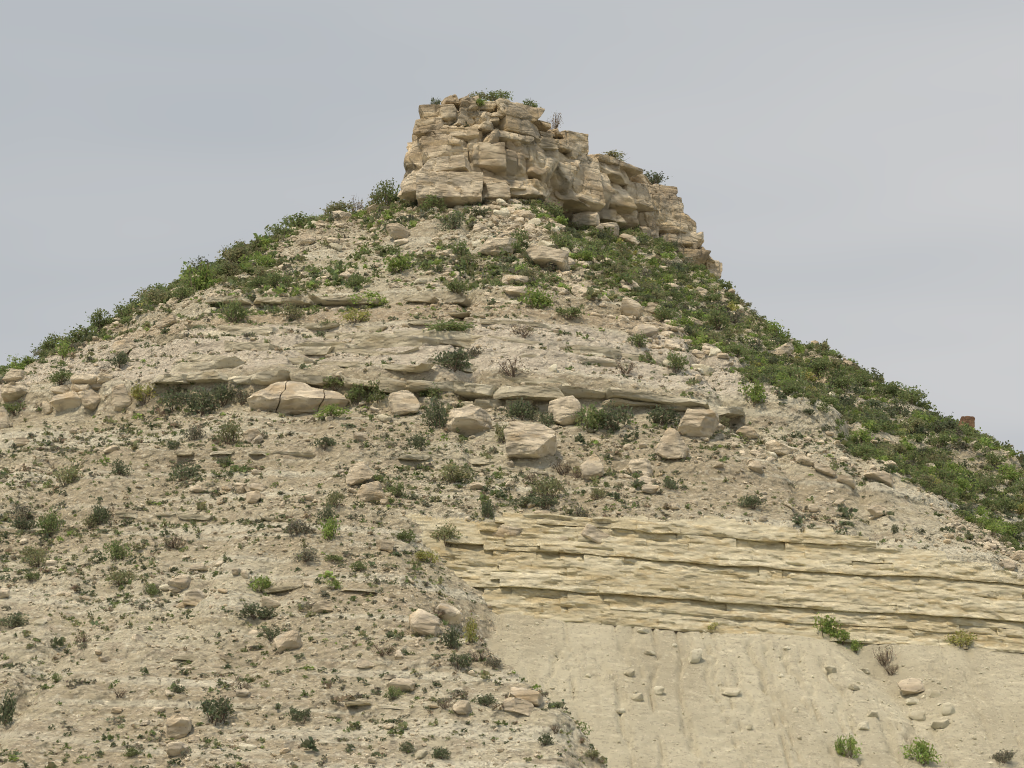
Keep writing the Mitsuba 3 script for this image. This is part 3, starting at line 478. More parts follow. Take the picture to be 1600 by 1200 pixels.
    (10.076, 77.022, 0.036, 0.215, 0.183, 0.167, -0.241, -0.153, 0.0, 1121, 't', 'tiny white stone in the middle of the scree', ''),
    (10.113, 73.921, 0.041, 0.206, 0.175, 0.206, -0.256, 0.006, 0.0, 1122, 't', 'small white stone low in the middle of the scree', ''),
    (8.318, 72.575, 0.067, 0.246, 0.209, 0.269, -0.063, -0.049, 0.0, 1123, 't', 'small pale leaning stone near the bottom of the scree', ''),
    (6.223, 78.57, 0.055, 0.196, 0.167, 0.196, -0.337, -0.203, 0.0, 1124, 't', 'tiny pale stone above the white angular stone', ''),
]
LANDMARKS = [
    ('largest tan boulder', 0.812, 90.9, 20.778),
    ('trapezoid boulder', -2.04, 93.75, 22.357),
    ('layered cream boulder', 2.542, 94.5, 22.956),
    ('bread shaped boulder', 8.723, 94.7, 22.442),
    ('tilted egg shaped boulder', 7.275, 90.5, 20.488),
    ('rounded upright boulder', 3.488, 88.4, 19.104),
    ('cracked boulder', -10.294, 97.25, 24.214),
    ('tall pointed boulder', -20.006, 101.9, 25.357),
    ('touching pair of boulders', -6.232, 86.05, 17.973),
    ('brown wedge shaped rock', -12.625, 77.9, 12.602),
    ('small rock cluster', -11.472, 87.1, 17.835),
    ('leaning pinkish boulders', -2.736, 72.9, 10.573),
    ('squat flat topped boulder', -10.753, 66.55, 6.343),
    ('rounded brown boulder', -7.872, 71.9, 9.644),
    ('round white boulder', -1.625, 66.45, 6.947),
    ('brown tan low boulder', -3.663, 68.6, 7.855),
    ('white flat rock', -4.963, 69.65, 8.659),
    ('large round dark green bush', -9.631, 67.35, 6.935),
    ('split pair of slabs', 0.31, 66.8, 7.159),
    ('white flat slab', -0.078, 82.25, 15.143),
    ('big triangular boulder', -0.899, 119.65, 38.985),
    ('long tilted pale slab', 2.231, 118.0, 37.547),
    ('pair of pale slabs', 0.287, 110.5, 33.807),
    ('square cream block', -7.25, 124.5, 41.433),
    ('grey brown boulder', 6.617, 138.5, 46.044),
    ('angular boulder', 6.756, 111.45, 32.692),
    ('upright flank rock', 12.466, 128.8, 38.645),
    ('long pale flank rock', 16.498, 120.6, 32.734),
    ('upper flat skyline rock', 20.392, 119.95, 31.49),
    ('lower flat skyline rock', 22.481, 115.2, 28.711),
    ('reddish brown skyline rock', 24.913, 110.1, 25.455),
    ('small lower flank rock', 18.505, 111.35, 27.588),
    ('thin pale slab', 19.596, 103.05, 23.16),
    ('pale slab between bushes', 16.999, 92.85, 19.499),
    ('lowest diagonal slab', 15.076, 90.9, 18.979),
    ('broad tan diagonal slab', 12.685, 94.25, 21.174),
    ('ochre boulder', 11.416, 97.1, 22.491),
    ('pinkish boulder', 16.028, 88.5, 17.183),
    ('brightest bush', 11.908, 98.65, 24.928),
    ('dark round bush', -21.717, 110.1, 29.519),
    ('large bright skyline bush', -19.95, 124.6, 38.536),
    ('upper thin ledge', -12.476, 113.1, 33.608),
    ('dark grey green bush', -2.901, 97.85, 26.424),
    ('dark twiggy bush', 0.062, 96.85, 25.85),
    ('row of bench bushes', -3.251, 104.7, 29.832),
    ('thin flat dark slab', -23.946, 98.2, 22.31),
    ('tall dark edge bush', -16.942, 69.1, 7.113),
    ('grey brown twiggy bush', -9.005, 68.25, 7.844),
    ('small white rock', -13.037, 68.15, 6.997),
    ('white angular scree stone', 6.933, 77.85, 9.744),
    ('broad flat scree stone', 7.954, 75.2, 8.192),
    ('large boulder under the notch', 15.164, 78.3, 8.677),
    ('bread shaped boulder cap', 8.819, 95.6, 23.234),
    ("road cut's right end", 21.485, 86.4, 14.612),
    ('white square scree stone', 4.32, 75.95, 8.96),
    ('rear crag foot', 12.997, 133.05, 41.35),
    ('pale bedrock', -1.305, 101.05, 27.973),
    ('bright green tall bush', -7.34, 80.65, 15.139),
    ('far left bush cluster', -20.524, 87.7, 16.594),
    ('right bottom scree bush', 14.243, 72.25, 5.817),
]
SPLITS = [
    ('cracked_boulder', -10.296, 96.7, 24.023, [(-2.156, -0.77, 0.4), (-0.924, -0.862, 0.4), (0.924, -0.831, 0.4), (2.156, -0.677, 0.4), (-2.433, -0.123, 0.2), (-1.54, 0.0, -0.1), (0.0, -0.185, -0.1), (1.232, -0.123, -0.05), (2.464, -0.062, 0.2), (1.786, 0.493, 0.75), (0.616, 0.616, 0.8), (-0.616, 1.016, 0.9), (-0.924, 0.924, 0.8)], 2.7, [(-0.616, -1.17), (1.293, 0.924)], 'big pale boulder under the main ledge, split by cracks into three pieces'),
]
SHRUBS = [
    (-29.938, 121.4, 2.064, 0.97, 'bright', 5.84, 0, "green bush on the left skyline nearest the picture's left edge", '', None),
    (-28.117, 121.35, 1.465, 1.118, 'green', 4.3, 1, 'upright green bush on the left skyline, second from the left edge', '', None),
    (-26.524, 121.9, 2.597, 1.458, 'green', 1.64, 2, 'broad green bush on the lower left skyline', '', None),
    (-25.542, 123.0, 1.488, 1.488, 'green', 3.02, 3, 'narrow green bush with a pointed top on the left skyline', '', None),
    (-24.005, 123.95, 2.208, 1.236, 'green', 1.56, 4, 'green bush on the left skyline above the tilted slab', '', None),
    (-21.83, 121.9, 2.349, 1.131, 'olive', 5.6, 5, 'low spreading bush in the middle of the left skyline', '', None),
    (-19.215, 120.2, 2.406, 2.148, 'bright', 5.96, 0, 'large bright green bush in the middle of the left skyline', '', None),
    (-17.7, 126.25, 2.083, 1.449, 'green', 0.45, 1, 'rounded green bush on the upper left skyline', '', None),
    (-16.576, 128.2, 1.381, 0.921, 'olive', 3.29, 2, 'small olive bush on the upper left skyline', '', None),
    (-15.393, 129.35, 2.047, 1.302, 'green', 1.16, 3, 'dark green bush beside the small pale rock on the upper left skyline', '', None),
    (-14.15, 131.0, 2.924, 1.283, 'green', 2.54, 4, 'wide dark green bush on the upper left skyline', '', None),
    (-11.769, 132.95, 2.397, 1.126, 'olive', 4.65, 5, 'olive green bush on the skyline below the thin bare one', '', None),
    (-10.717, 135.1, 1.267, 1.807, 'dead', 4.48, 0, 'thin bare bush standing tall against the sky, left of the crag', '', None),
    (-8.425, 132.3, 2.197, 2.126, 'green', 1.19, 1, 'tall green bush against the left foot of the crag', '', None),
    (-9.108, 133.45, 1.927, 1.578, 'olive', 2.09, 2, "olive bush just below the tall green bush at the crag's left foot", '', None),
    (-20.969, 106.4, 1.432, 1.055, 'dark', 2.67, 3, 'dark round bush on the left slope beside the rounded boulder', '', None),
    (-25.442, 112.75, 1.599, 1.119, 'bright', 2.43, 4, 'bright green bush just below the lower left skyline', '', None),
    (-23.374, 103.6, 1.612, 0.806, 'green', 4.28, 5, 'bright green low bush above the left boulder pile', '', None),
    (-25.882, 104.15, 2.055, 0.807, 'green', 4.95, 0, 'low green brush at the left edge under the broad ledge boulder', '', None),
    (-18.525, 101.0, 1.567, 1.211, 'yellow', 2.11, 1, 'yellowish green bush right of the tall pointed boulder', '', None),
    (-16.732, 99.65, 1.967, 1.475, 'dark', 2.77, 2, 'dark bush at the left end of the thicket under the main ledge', '', None),
    (-15.166, 97.45, 1.991, 1.785, 'dark', 0.42, 3, 'darkest and tallest bush of the thicket under the main ledge', '', None),
    (-14.209, 98.05, 1.798, 1.314, 'dark', 2.3, 4, 'dark bush in the middle right of the thicket under the main ledge', '', None),
    (-13.178, 97.4, 1.374, 0.962, 'grey', 5.95, 5, 'grey leaved bush between the thicket and the cracked boulder', '', None),
    (-8.57, 96.7, 1.708, 0.751, 'green', 3.15, 0, 'green bush behind the cracked boulder', '', None),
    (-7.376, 95.85, 1.487, 1.217, 'green', 3.5, 1, 'green bush right of the cracked boulder', '', None),
    (-6.268, 95.8, 1.69, 1.284, 'green', 3.81, 2, 'leafy green bush between the cracked boulder and the rounded grey tan boulder', '', None),
    (-8.403, 93.75, 1.849, 0.66, 'bright', 3.56, 3, 'bright low bush in front of the cracked boulder', '', None),
    (-3.539, 92.25, 1.428, 1.752, 'dark', 5.05, 4, 'dark bush left of the trapezoid boulder', '', None),
    (-3.913, 95.35, 1.278, 1.009, 'green', 1.63, 5, 'green bush against the ledge above the dark bush by the trapezoid boulder', '', None),
    (-0.464, 90.9, 0.83, 1.277, 'olive', 1.99, 0, 'olive bush in the gap between the two largest boulders', '', None),
    (0.601, 93.85, 1.784, 1.321, 'dark', 5.57, 1, 'dark bush under the ledge above the largest boulder', '', None),
    (1.668, 93.1, 1.114, 0.786, 'dark', 3.14, 2, 'dark low bush between the largest boulder and the layered boulder', '', None),
    (3.542, 92.35, 1.688, 1.558, 'green', 6.03, 3, 'green bush right of the layered cream boulder', '', None),
    (4.798, 92.65, 2.15, 1.499, 'dark', 0.87, 4, 'big dark green bush in the middle of the right thicket under the ledge', '', None),
    (6.841, 93.8, 1.914, 1.122, 'dark', 4.92, 5, 'dark bush left of the bread shaped boulder', '', None),
    (-2.855, 96.4, 2.253, 1.229, 'dark', 2.97, 0, 'dark grey green bush on the pale bedrock above the main ledge', '', None),
    (-1.914, 98.95, 1.123, 0.772, 'grey', 2.98, 1, 'grey bush beside the dark grey green bush on the pale bedrock', '', None),
    (0.062, 95.85, 1.56, 1.085, 'dead', 5.53, 2, 'dark twiggy bush on the pale bedrock, right of the dark grey green bush', '', None),
    (0.526, 101.65, 1.518, 1.012, 'dead', 0.82, 3, 'grey leafless bush on the brown bench', '', None),
    (5.573, 98.4, 1.254, 0.836, 'dead', 3.23, 4, 'grey brown bush at the right end of the pale bedrock', '', None),
    (1.254, 107.45, 1.993, 1.456, 'bright', 1.57, 5, 'green bush below the pair of pale slabs', '', None),
    (3.042, 106.75, 1.673, 0.837, 'green', 2.15, 0, 'green bush right of the one below the pair of pale slabs', '', None),
    (-3.184, 102.6, 3.211, 0.73, 'green', 5.13, 1, 'long low row of green bush on the brown bench', '', None),
    (-7.93, 111.15, 2.379, 1.031, 'bright', 2.5, 2, 'bright green bush at the right end of the upper thin ledge', '', None),
    (-8.428, 106.7, 1.596, 0.836, 'yellow', 4.93, 3, 'yellowish bush under the upper thin ledge', '', None),
    (-15.582, 110.4, 1.808, 1.494, 'green', 0.08, 4, 'green bush under the left end of the upper thin ledge', '', None),
    (-12.208, 109.6, 1.327, 1.171, 'olive', 6.28, 5, 'olive bush under the middle of the upper thin ledge', '', None),
    (-9.84, 107.1, 1.143, 0.534, 'green', 6.0, 0, 'small green bush on the bench under the upper thin ledge', '', None),
    (0.469, 119.8, 1.463, 1.463, 'green', 4.26, 1, 'green bush behind the big triangular boulder', '', None),
    (-3.781, 122.9, 1.77, 1.327, 'dark', 1.24, 2, "dark bush under the crag's base slabs, above the triangular boulder", '', None),
    (-5.987, 130.3, 1.505, 1.035, 'dark', 4.12, 3, "dark bush tucked under the crag's large base slab", '', None),
    (-3.31, 118.0, 1.44, 1.27, 'green', 1.19, 4, 'green bush on the scree left of the triangular boulder', '', None),
    (-7.789, 121.8, 1.923, 0.874, 'green', 2.35, 5, 'green bush below the square cream block', '', None),
    (-3.014, 110.45, 1.5, 1.026, 'green', 0.22, 0, 'green bush below the triangular boulder on the left', '', None),
    (2.986, 120.35, 1.729, 1.297, 'green', 0.44, 1, 'green bush at the top of the green flank', '', None),
    (2.544, 129.35, 2.145, 1.119, 'green', 0.99, 2, 'green bush below the overhang of the crag', '', None),
    (5.7, 138.15, 2.189, 1.277, 'olive', 1.14, 3, "olive bush growing along the crag's overhang", '', None),
    (8.281, 100.5, 1.423, 1.139, 'green', 5.27, 4, 'green bush between the pale bedrock and the green flank', '', None),
    (6.551, 103.55, 1.25, 0.882, 'green', 1.53, 5, 'green bush on the edge of the flank below the angular boulder', '', None),
    (11.798, 97.85, 1.588, 1.312, 'bright', 5.18, 0, 'brightest green bush at the edge of the green flank', '', None),
    (12.178, 101.3, 1.289, 1.003, 'green', 0.04, 1, "green bush just above the brightest bush on the flank's edge", '', None),
    (10.104, 95.75, 0.741, 0.539, 'olive', 0.36, 2, 'olive tuft beside the bread shaped boulder', '', None),
    (-4.094, 89.15, 0.813, 1.001, 'dark', 0.38, 3, 'dark upright shrub below the rounded grey tan boulder', '', None),
    (-2.517, 86.1, 1.926, 0.903, 'olive', 5.85, 4, 'wide grey green bush on the slope below the trapezoid boulder', '', None),
    (1.502, 84.55, 1.534, 1.18, 'olive', 5.13, 5, 'grey green bush below the largest boulder', '', None),
    (1.324, 83.6, 1.34, 0.641, 'dark', 0.1, 0, 'dark low bush just under the grey green bush below the largest boulder', '', None),
    (-0.945, 82.95, 0.693, 0.982, 'dark', 5.85, 1, 'dark upright shrub left above the road cut', '', None),
    (0.426, 83.95, 1.521, 0.41, 'dark', 1.42, 2, 'flat dark bush left above the road cut', '', None),
    (2.833, 82.95, 0.866, 0.75, 'grey', 1.66, 3, "grey dark bush just above the road cut's left half", '', None),
    (3.662, 84.9, 0.711, 0.592, 'olive', 3.67, 4, 'olive bush below the rounded upright boulder', '', None),
    (-2.688, 81.95, 1.478, 1.024, 'olive', 1.29, 5, 'grey green bush left of the white flat slab', '', None),
    (-4.202, 81.2, 0.902, 0.676, 'green', 6.12, 0, 'dark green bush between the grey slab and the road cut', '', None),
    (-3.322, 79.95, 1.052, 0.609, 'yellow', 2.3, 1, "yellowish bush at the road cut's left upper corner", '', None),
    (6.787, 86.2, 0.843, 0.602, 'dark', 3.59, 2, 'dark bush on the slope above the brown low rock', '', None),
    (2.791, 87.8, 0.798, 0.614, 'dead', 3.6, 3, 'twiggy grey bush left of the rounded upright boulder', '', None),
    (10.16, 85.3, 1.308, 0.654, 'dark', 1.77, 4, 'dark green bush on the slope above the middle of the road cut', '', None),
    (16.018, 84.95, 0.413, 0.531, 'dark', 4.61, 5, 'small dark bush at the top edge of the road cut', '', None),
    (12.334, 80.8, 1.286, 1.062, 'bright', 6.23, 0, 'tall bright green bush at the foot of the road cut beds', '', None),
    (12.958, 80.8, 1.004, 0.725, 'bright', 3.74, 1, 'middle bright green bush at the foot of the road cut beds', '', None),
    (13.459, 80.5, 0.667, 0.555, 'bright', 0.53, 2, "small bright green bush at the right of the group at the road cut's foot", '', None),
    (17.692, 80.8, 1.118, 0.727, 'yellow', 5.07, 3, 'pale green bush at the foot of the right part of the road cut', '', None),
    (7.942, 80.4, 0.67, 0.391, 'yellow', 4.19, 4, "small yellowish plant at the foot of the road cut's left half", '', None),
    (14.521, 79.9, 0.985, 0.93, 'dead', 3.08, 5, "brown dead bush in the notch of the scree's edge", '', None),
    (14.667, 79.45, 0.815, 0.543, 'dead', 4.11, 0, "brown dead tuft low in the notch of the scree's edge", '', None),
    (11.538, 71.25, 0.917, 0.965, 'bright', 1.64, 1, 'green bush at the bottom of the scree, left of two', '', None),
    (14.078, 71.5, 1.258, 0.968, 'bright', 1.91, 2, 'wide green bush at the bottom of the scree, right of two', '', None),
    (17.043, 72.3, 1.077, 0.538, 'grey', 3.24, 3, 'grey green tuft at the bottom right of the scree', '', None),
    (2.534, 65.85, 0.58, 0.312, 'olive', 0.43, 4, 'small olive tuft at the bottom left of the scree', '', None),
    (-2.058, 70.25, 0.771, 0.964, 'dark', 3.69, 5, 'dark bush in the shade of the leaning pinkish boulders', '', None),
    (-1.405, 70.4, 0.628, 1.063, 'yellow', 1.15, 0, 'thin yellow green bush right of the leaning pinkish boulders', '', None),
    (-1.804, 69.05, 0.898, 0.709, 'dark', 1.59, 1, 'dark bush on the scree edge below the leaning boulders', '', None),
    (-1.037, 69.4, 0.855, 0.475, 'dead', 5.65, 2, 'grey twiggy bush on the scree edge', '', None),
    (-0.644, 69.0, 0.708, 0.378, 'grey', 3.69, 3, 'grey low bush right of the twiggy one on the scree edge', '', None),
    (-0.828, 66.8, 0.91, 0.455, 'dark', 1.53, 4, 'dark bush left of the split pair of slabs', '', None),
    (1.014, 64.5, 0.569, 0.481, 'dark', 4.39, 5, 'dark small bush at the foot of the scree edge', '', None),
    (1.376, 65.55, 0.445, 0.356, 'dead', 6.26, 0, "grey twiggy tuft beside the dark small bush at the scree's foot", '', None),
    (-2.123, 63.85, 0.692, 0.519, 'dark', 5.64, 1, 'dark green bush at the bottom, between the scree and the shrub in the lower middle', '', None),
    (-3.226, 64.25, 0.522, 0.392, 'dark', 5.02, 2, 'dark small bush near the bottom, left of the scree', '', None),
    (-3.873, 67.55, 0.553, 0.507, 'green', 2.09, 3, 'green tuft beside the brown tan low boulder', '', None),
    (-4.398, 69.9, 1.054, 0.527, 'dead', 3.66, 4, 'grey brown bush above the white flat rock on the lower slope', '', None),
    (-2.135, 66.3, 0.587, 0.406, 'dead', 3.67, 5, 'dark twiggy tuft left of the round white boulder', '', None),
    (-9.504, 66.55, 1.403, 0.996, 'dark', 0.56, 0, 'large round dark green bush above right of the squat flat topped boulder', '', None),
    (-6.753, 66.2, 0.855, 0.675, 'dark', 4.35, 1, 'round dark green bush alone in the lower middle left', '', None),
    (-11.712, 64.25, 0.609, 0.348, 'green', 3.27, 2, 'low green bush near the bottom left', '', None),
    (-16.678, 68.15, 0.834, 1.436, 'dark', 3.28, 3, "tall dark bush cut by the picture's left edge near the bottom", '', None),
    (-8.957, 67.95, 0.881, 0.649, 'dead', 4.63, 4, 'grey brown twiggy bush above the large round dark green bush', '', None),
    (-11.063, 68.2, 0.605, 0.372, 'dark', 0.49, 5, 'dark green tuft above the squat flat topped boulder', '', None),
    (-13.086, 68.75, 0.61, 0.328, 'dead', 1.34, 0, 'grey flat tuft on the lower left slope', '', None),
    (-15.242, 73.15, 0.753, 0.452, 'dead', 6.2, 1, 'purplish grey bush on the lower left slope', '', None),
    (-18.643, 76.1, 1.308, 0.628, 'dark', 1.88, 2, 'dark grey green bush at the left edge of the lower slope', '', None),
    (-9.207, 74.15, 1.582, 0.714, 'dark', 1.6, 3, 'wide dark grey bush left of the tan rock on the lower slope', '', None),
    (-8.409, 72.25, 0.595, 0.595, 'dark', 0.45, 4, 'dark bush touching the rounded brown boulder', '', None),
    (-5.799, 76.85, 0.691, 0.532, 'green', 1.96, 5, 'green bush on the slope left of the road cut', '', None),
    (-6.871, 77.95, 0.918, 0.378, 'green', 3.52, 0, 'flat dark green bush on the slope left of the road cut', '', None),
    (-7.254, 79.8, 0.997, 1.108, 'bright', 0.25, 1, 'bright green tall bush on the middle slope below the touching pair of boulders', '', None),
    (-7.522, 81.45, 0.793, 0.85, 'dark', 1.82, 2, 'dark bush behind the bright green tall bush below the touching pair of boulders', '', None),
    (-8.393, 80.05, 1.168, 0.723, 'grey', 1.61, 3, 'grey green bush left of the bright green tall bush', '', None),
    (-4.827, 84.55, 0.708, 0.826, 'green', 0.97, 4, 'bush right of the touching pair of boulders', '', None),
    (-7.24, 82.8, 0.866, 0.808, 'olive', 4.97, 5, 'olive bush left of the touching pair of boulders', '', None),
    (-6.643, 75.6, 0.731, 0.418, 'bright', 6.04, 0, 'light green low bush at the crest of the lower slope', '', None),
    (-9.445, 76.4, 0.949, 0.738, 'bright', 5.75, 1, 'light green feathery bush right of the pale flat slab on the lower slope', '', None),
    (-14.498, 89.1, 1.37, 1.059, 'dark', 2.77, 2, 'dark grey bush in the middle of the left slope', '', None),
    (-12.89, 90.4, 0.95, 0.57, 'dark', 0.42, 3, 'dark bush on the thin pale ledge of the left slope', '', None),
    (-14.768, 93.25, 1.048, 0.852, 'grey', 2.19, 4, 'grey round bush below the thicket', '', None),
    (-12.946, 92.2, 1.23, 1.424, 'olive', 3.29, 5, "feathery light green bush below the cracked boulder's left end", '', None),
    (-8.294, 89.05, 1.125, 0.625, 'dark', 2.39, 0, "dark low bush below the cracked boulder's right end", '', None),
    (-15.526, 92.2, 0.712, 0.647, 'dark', 4.59, 1, 'dark round bush left of the feathery light green bush', '', None),
    (-17.321, 89.3, 0.999, 0.812, 'dark', 4.67, 2, 'dark bush on the left slope above the feathery pair', '', None),
    (-19.897, 90.0, 1.384, 0.943, 'olive', 5.63, 3, 'sparse olive bush on the far left slope', '', None),
    (-19.573, 85.85, 1.193, 1.312, 'green', 2.95, 4, 'green bush, the tallest of the cluster on the far left middle slope', '', None),
    (-21.192, 88.15, 1.656, 0.797, 'grey', 1.5, 5, 'spreading grey green bush at the upper left of the far left bush cluster', '', None),
    (-20.957, 87.05, 1.21, 0.666, 'dark', 5.72, 0, 'low dark bush at the foot of the cluster on the far left middle slope', '', None),
    (-17.413, 86.05, 0.958, 1.197, 'dark', 5.55, 1, 'dark upright bush right of the cluster on the far left middle slope', '', None),
    (-17.906, 85.85, 0.895, 0.716, 'olive', 0.8, 2, 'olive bush touching the dark upright bush on the left middle slope', '', None),
    (-15.955, 82.0, 1.193, 1.022, 'green', 1.33, 3, 'bright topped bush on the left lower slope', '', None),
    (-19.591, 83.4, 1.156, 0.751, 'olive', 4.15, 4, 'pale olive bush on the far left lower slope', '', None),
    (-15.19, 79.3, 1.26, 0.712, 'olive', 5.15, 5, 'wide olive bush left of the brown wedge shaped rock', '', None),
    (-18.724, 79.7, 0.716, 0.496, 'green', 6.03, 0, 'round green bush on the far left lower slope', '', None),
    (-13.69, 77.4, 0.641, 0.534, 'green', 0.13, 1, 'small round green bush left of the brown wedge shaped rock', '', None),
    (-7.936, 77.8, 1.186, 0.593, 'grey', 1.19, 2, 'grey green bush above the lower crest', '', None),
    (-15.509, 70.25, 0.432, 0.384, 'green', 2.66, 3, 'small dark green round tuft on the bare lower left slope', '', None),
    (-0.876, 131.756, 2.049, 0.92, 'green', 3.46, 4, 'green bush on top of the summit crag at its middle', '', 53.193),
    (-2.274, 131.613, 1.933, 1.181, 'olive', 4.89, 5, 'olive bush on top of the summit crag, left of the green one', '', 52.858),
    (1.149, 133.06, 1.494, 0.795, 'green', 3.5, 0, "green bush on the right of the summit crag's top", '', 53.186),
    (-2.073, 130.031, 1.572, 0.777, 'bright', 3.26, 1, 'bright green bush just below the top of the summit crag', '', 52.014),
    (2.952, 135.0, 1.279, 1.61, 'dead', 1.5, 2, 'grey bare bush on the shoulder of the summit crag', '', 52.416),
    (-3.526, 129.88, 1.453, 1.935, 'dark', 4.08, 3, "dark bush growing in a crack high on the summit crag's face", '', 50.082),
    (-5.246, 131.6, 0.796, 0.787, 'dark', 3.66, 4, 'tiny dark bush at the left top corner of the summit crag', '', 52.807),
    (10.267, 143.1, 1.959, 1.272, 'dark', 5.94, 5, "dark bush on the rear crag's edge", '', 51.215),
    (7.206, 139.975, 2.402, 0.693, 'olive', 1.19, 0, 'olive tufts on top of the rear crag', '', 51.885),
    (11.148, 136.55, 0.981, 0.728, 'dark', 0.78, 1, "dark tuft on the rear crag's lower edge", '', None),
]



def structure(key, mesh, material, smooth=True):
    scene[key] = mikit.ply(mesh, material, smooth=smooth)
    labels[key] = {'kind': 'structure'}


def sheet_parts():
    ny, nx = _z.shape
    v = np.stack([_x, _y, _z], -1).reshape(-1, 3)
    n = np.zeros_like(_x)
    i = np.arange((ny - 1) * nx).reshape(ny - 1, nx)[:, :-1].ravel()
    f = np.vstack([np.stack([i, i + 1, i + nx + 1], 1), np.stack([i, i + nx + 1, i + nx], 1)])
    fk = np.sort(KIND.ravel()[f], 1)[:, 1]
    gy, gx = np.gradient(_z, YS, XS)
    nor = np.stack([-gx, -gy, np.ones_like(gx)], -1).reshape(-1, 3)
    nor /= np.linalg.norm(nor, axis=1, keepdims=True)
    for k, key, m in ((0, 'hill', 'soil_material'), (1, 'road_cut', 'cut_material'), (2, 'scree_slope', 'scree_material')):
        ff = f[fk == k]
        used, inv = np.unique(ff, return_inverse=True)
        path = meshkit.write_ply((v[used], inv.reshape(-1, 3)), False, normals=nor[used])
        scene[key] = {'type': 'ply', 'filename': path, 'face_normals': False, 'bsdf': {'type': 'ref', 'id': m}}
        labels[key] = {'kind': 'structure'}


sheet_parts()
structure('ground', trimesh.Trimesh([[-3000, -3000, 0], [3000, -3000, 0], [3000, 3000, 0], [-3000, 3000, 0]], [[0, 1, 2], [0, 2, 3]], process=False), 'soil_material', False)


# ---- builders ---------------------------------------------------------------------------------
TAKEN = {}


def numbered(name):
    k = TAKEN.get(name, 0)
    TAKEN[name] = k + 1
    return name if k == 0 else f'{name}_{k:03d}'


def rot(yaw=0.0, pitch=0.0, roll=0.0):
    cy, sy, cp, sp, cr, sr = math.cos(yaw), math.sin(yaw), math.cos(pitch), math.sin(pitch), math.cos(roll), math.sin(roll)
    return np.array([[cy, -sy, 0], [sy, cy, 0], [0, 0, 1]]) @ np.array([[1, 0, 0], [0, cp, -sp], [0, sp, cp]]) @ np.array([[cr, 0, sr], [0, 1, 0], [-sr, 0, cr]])


_ico = {k: trimesh.creation.icosphere(subdivisions=k) for k in (1, 2, 3, 4)}


def rough(v, size, seed, amp, freq=1.6, flat=1.0):
    """Moves the vertices along their directions by noise; flat > 1 makes bedded, horizontal noise."""
    s = max(size) / 2
    q = v / s * freq + seed * 7.13
    q[:, 2] *= flat
    d = (meshkit.fbm(q, 4, seed % 97) - .5)[:, None] * amp * s * 2
    u = v / np.maximum(np.linalg.norm(v, axis=1, keepdims=True), 1e-6)
    return v + u * d


def chop(v, half, rng, k, lo, hi, vertical=None):
    """Cuts k flat faces off the body."""
    for _ in range(k):
        n = rng.normal(size=3)
        if vertical is not None:
            n[2] *= vertical
        n /= np.linalg.norm(n)
        d = rng.uniform(lo, hi) * np.linalg.norm(n * half)
        over = np.maximum(v @ n - d, 0)
        v = v - over[:, None] * n * .94
    return v


def boulder_mesh(size, seed, sub=3, k=10, lo=.68, hi=.90, amp=.13, power=.6):
    """A weathered boulder of the given size (x, y, z), about its middle."""
    rng = np.random.default_rng(seed)
    m = _ico[sub]
    h = np.asarray(size) / 2
    v = np.sign(m.vertices) * np.abs(m.vertices) ** power * h
    v = chop(v, h, rng, k, lo, hi)
    v = rough(v, size, seed, amp)
    v = rough(v, size, seed + 5, amp * .55, 5.0, 1.6)
    ext = v.max(0) - v.min(0)
    v = (v - (v.max(0) + v.min(0)) / 2) * (np.asarray(size) / ext)
    return trimesh.Trimesh(v, m.faces, process=False)


_grids = {}


def box_grid(nx, ny, nz):
    if (nx, ny, nz) not in _grids:
        vs, fs, at = [], [], 0
        for ax, (a, b) in enumerate(((1, 2), (2, 0), (0, 1))):
            na, nb = (nx, ny, nz)[a], (nx, ny, nz)[b]
            ga, gb = np.meshgrid(np.linspace(-1, 1, na + 1), np.linspace(-1, 1, nb + 1), indexing='ij')
            i = (np.arange(na)[:, None] * (nb + 1) + np.arange(nb)[None, :]).ravel()
            q = np.stack([i, i + nb + 1, i + nb + 2, i + 1], 1)
            for s in (-1, 1):
                v = np.zeros((ga.size, 3))
                v[:, ax], v[:, a], v[:, b] = s, ga.ravel(), gb.ravel()
                vs.append(v)
                fs.append((q if s > 0 else q[:, ::-1]) + at)
                at += len(v)
        v = np.vstack(vs)
        f = np.vstack(fs)
        uq, inv = np.unique(np.round(v, 6), axis=0, return_inverse=True)
        f = inv.reshape(-1)[f]
        _grids[(nx, ny, nz)] = uq, np.vstack([f[:, [0, 1, 2]], f[:, [0, 2, 3]]])
    return _grids[(nx, ny, nz)]


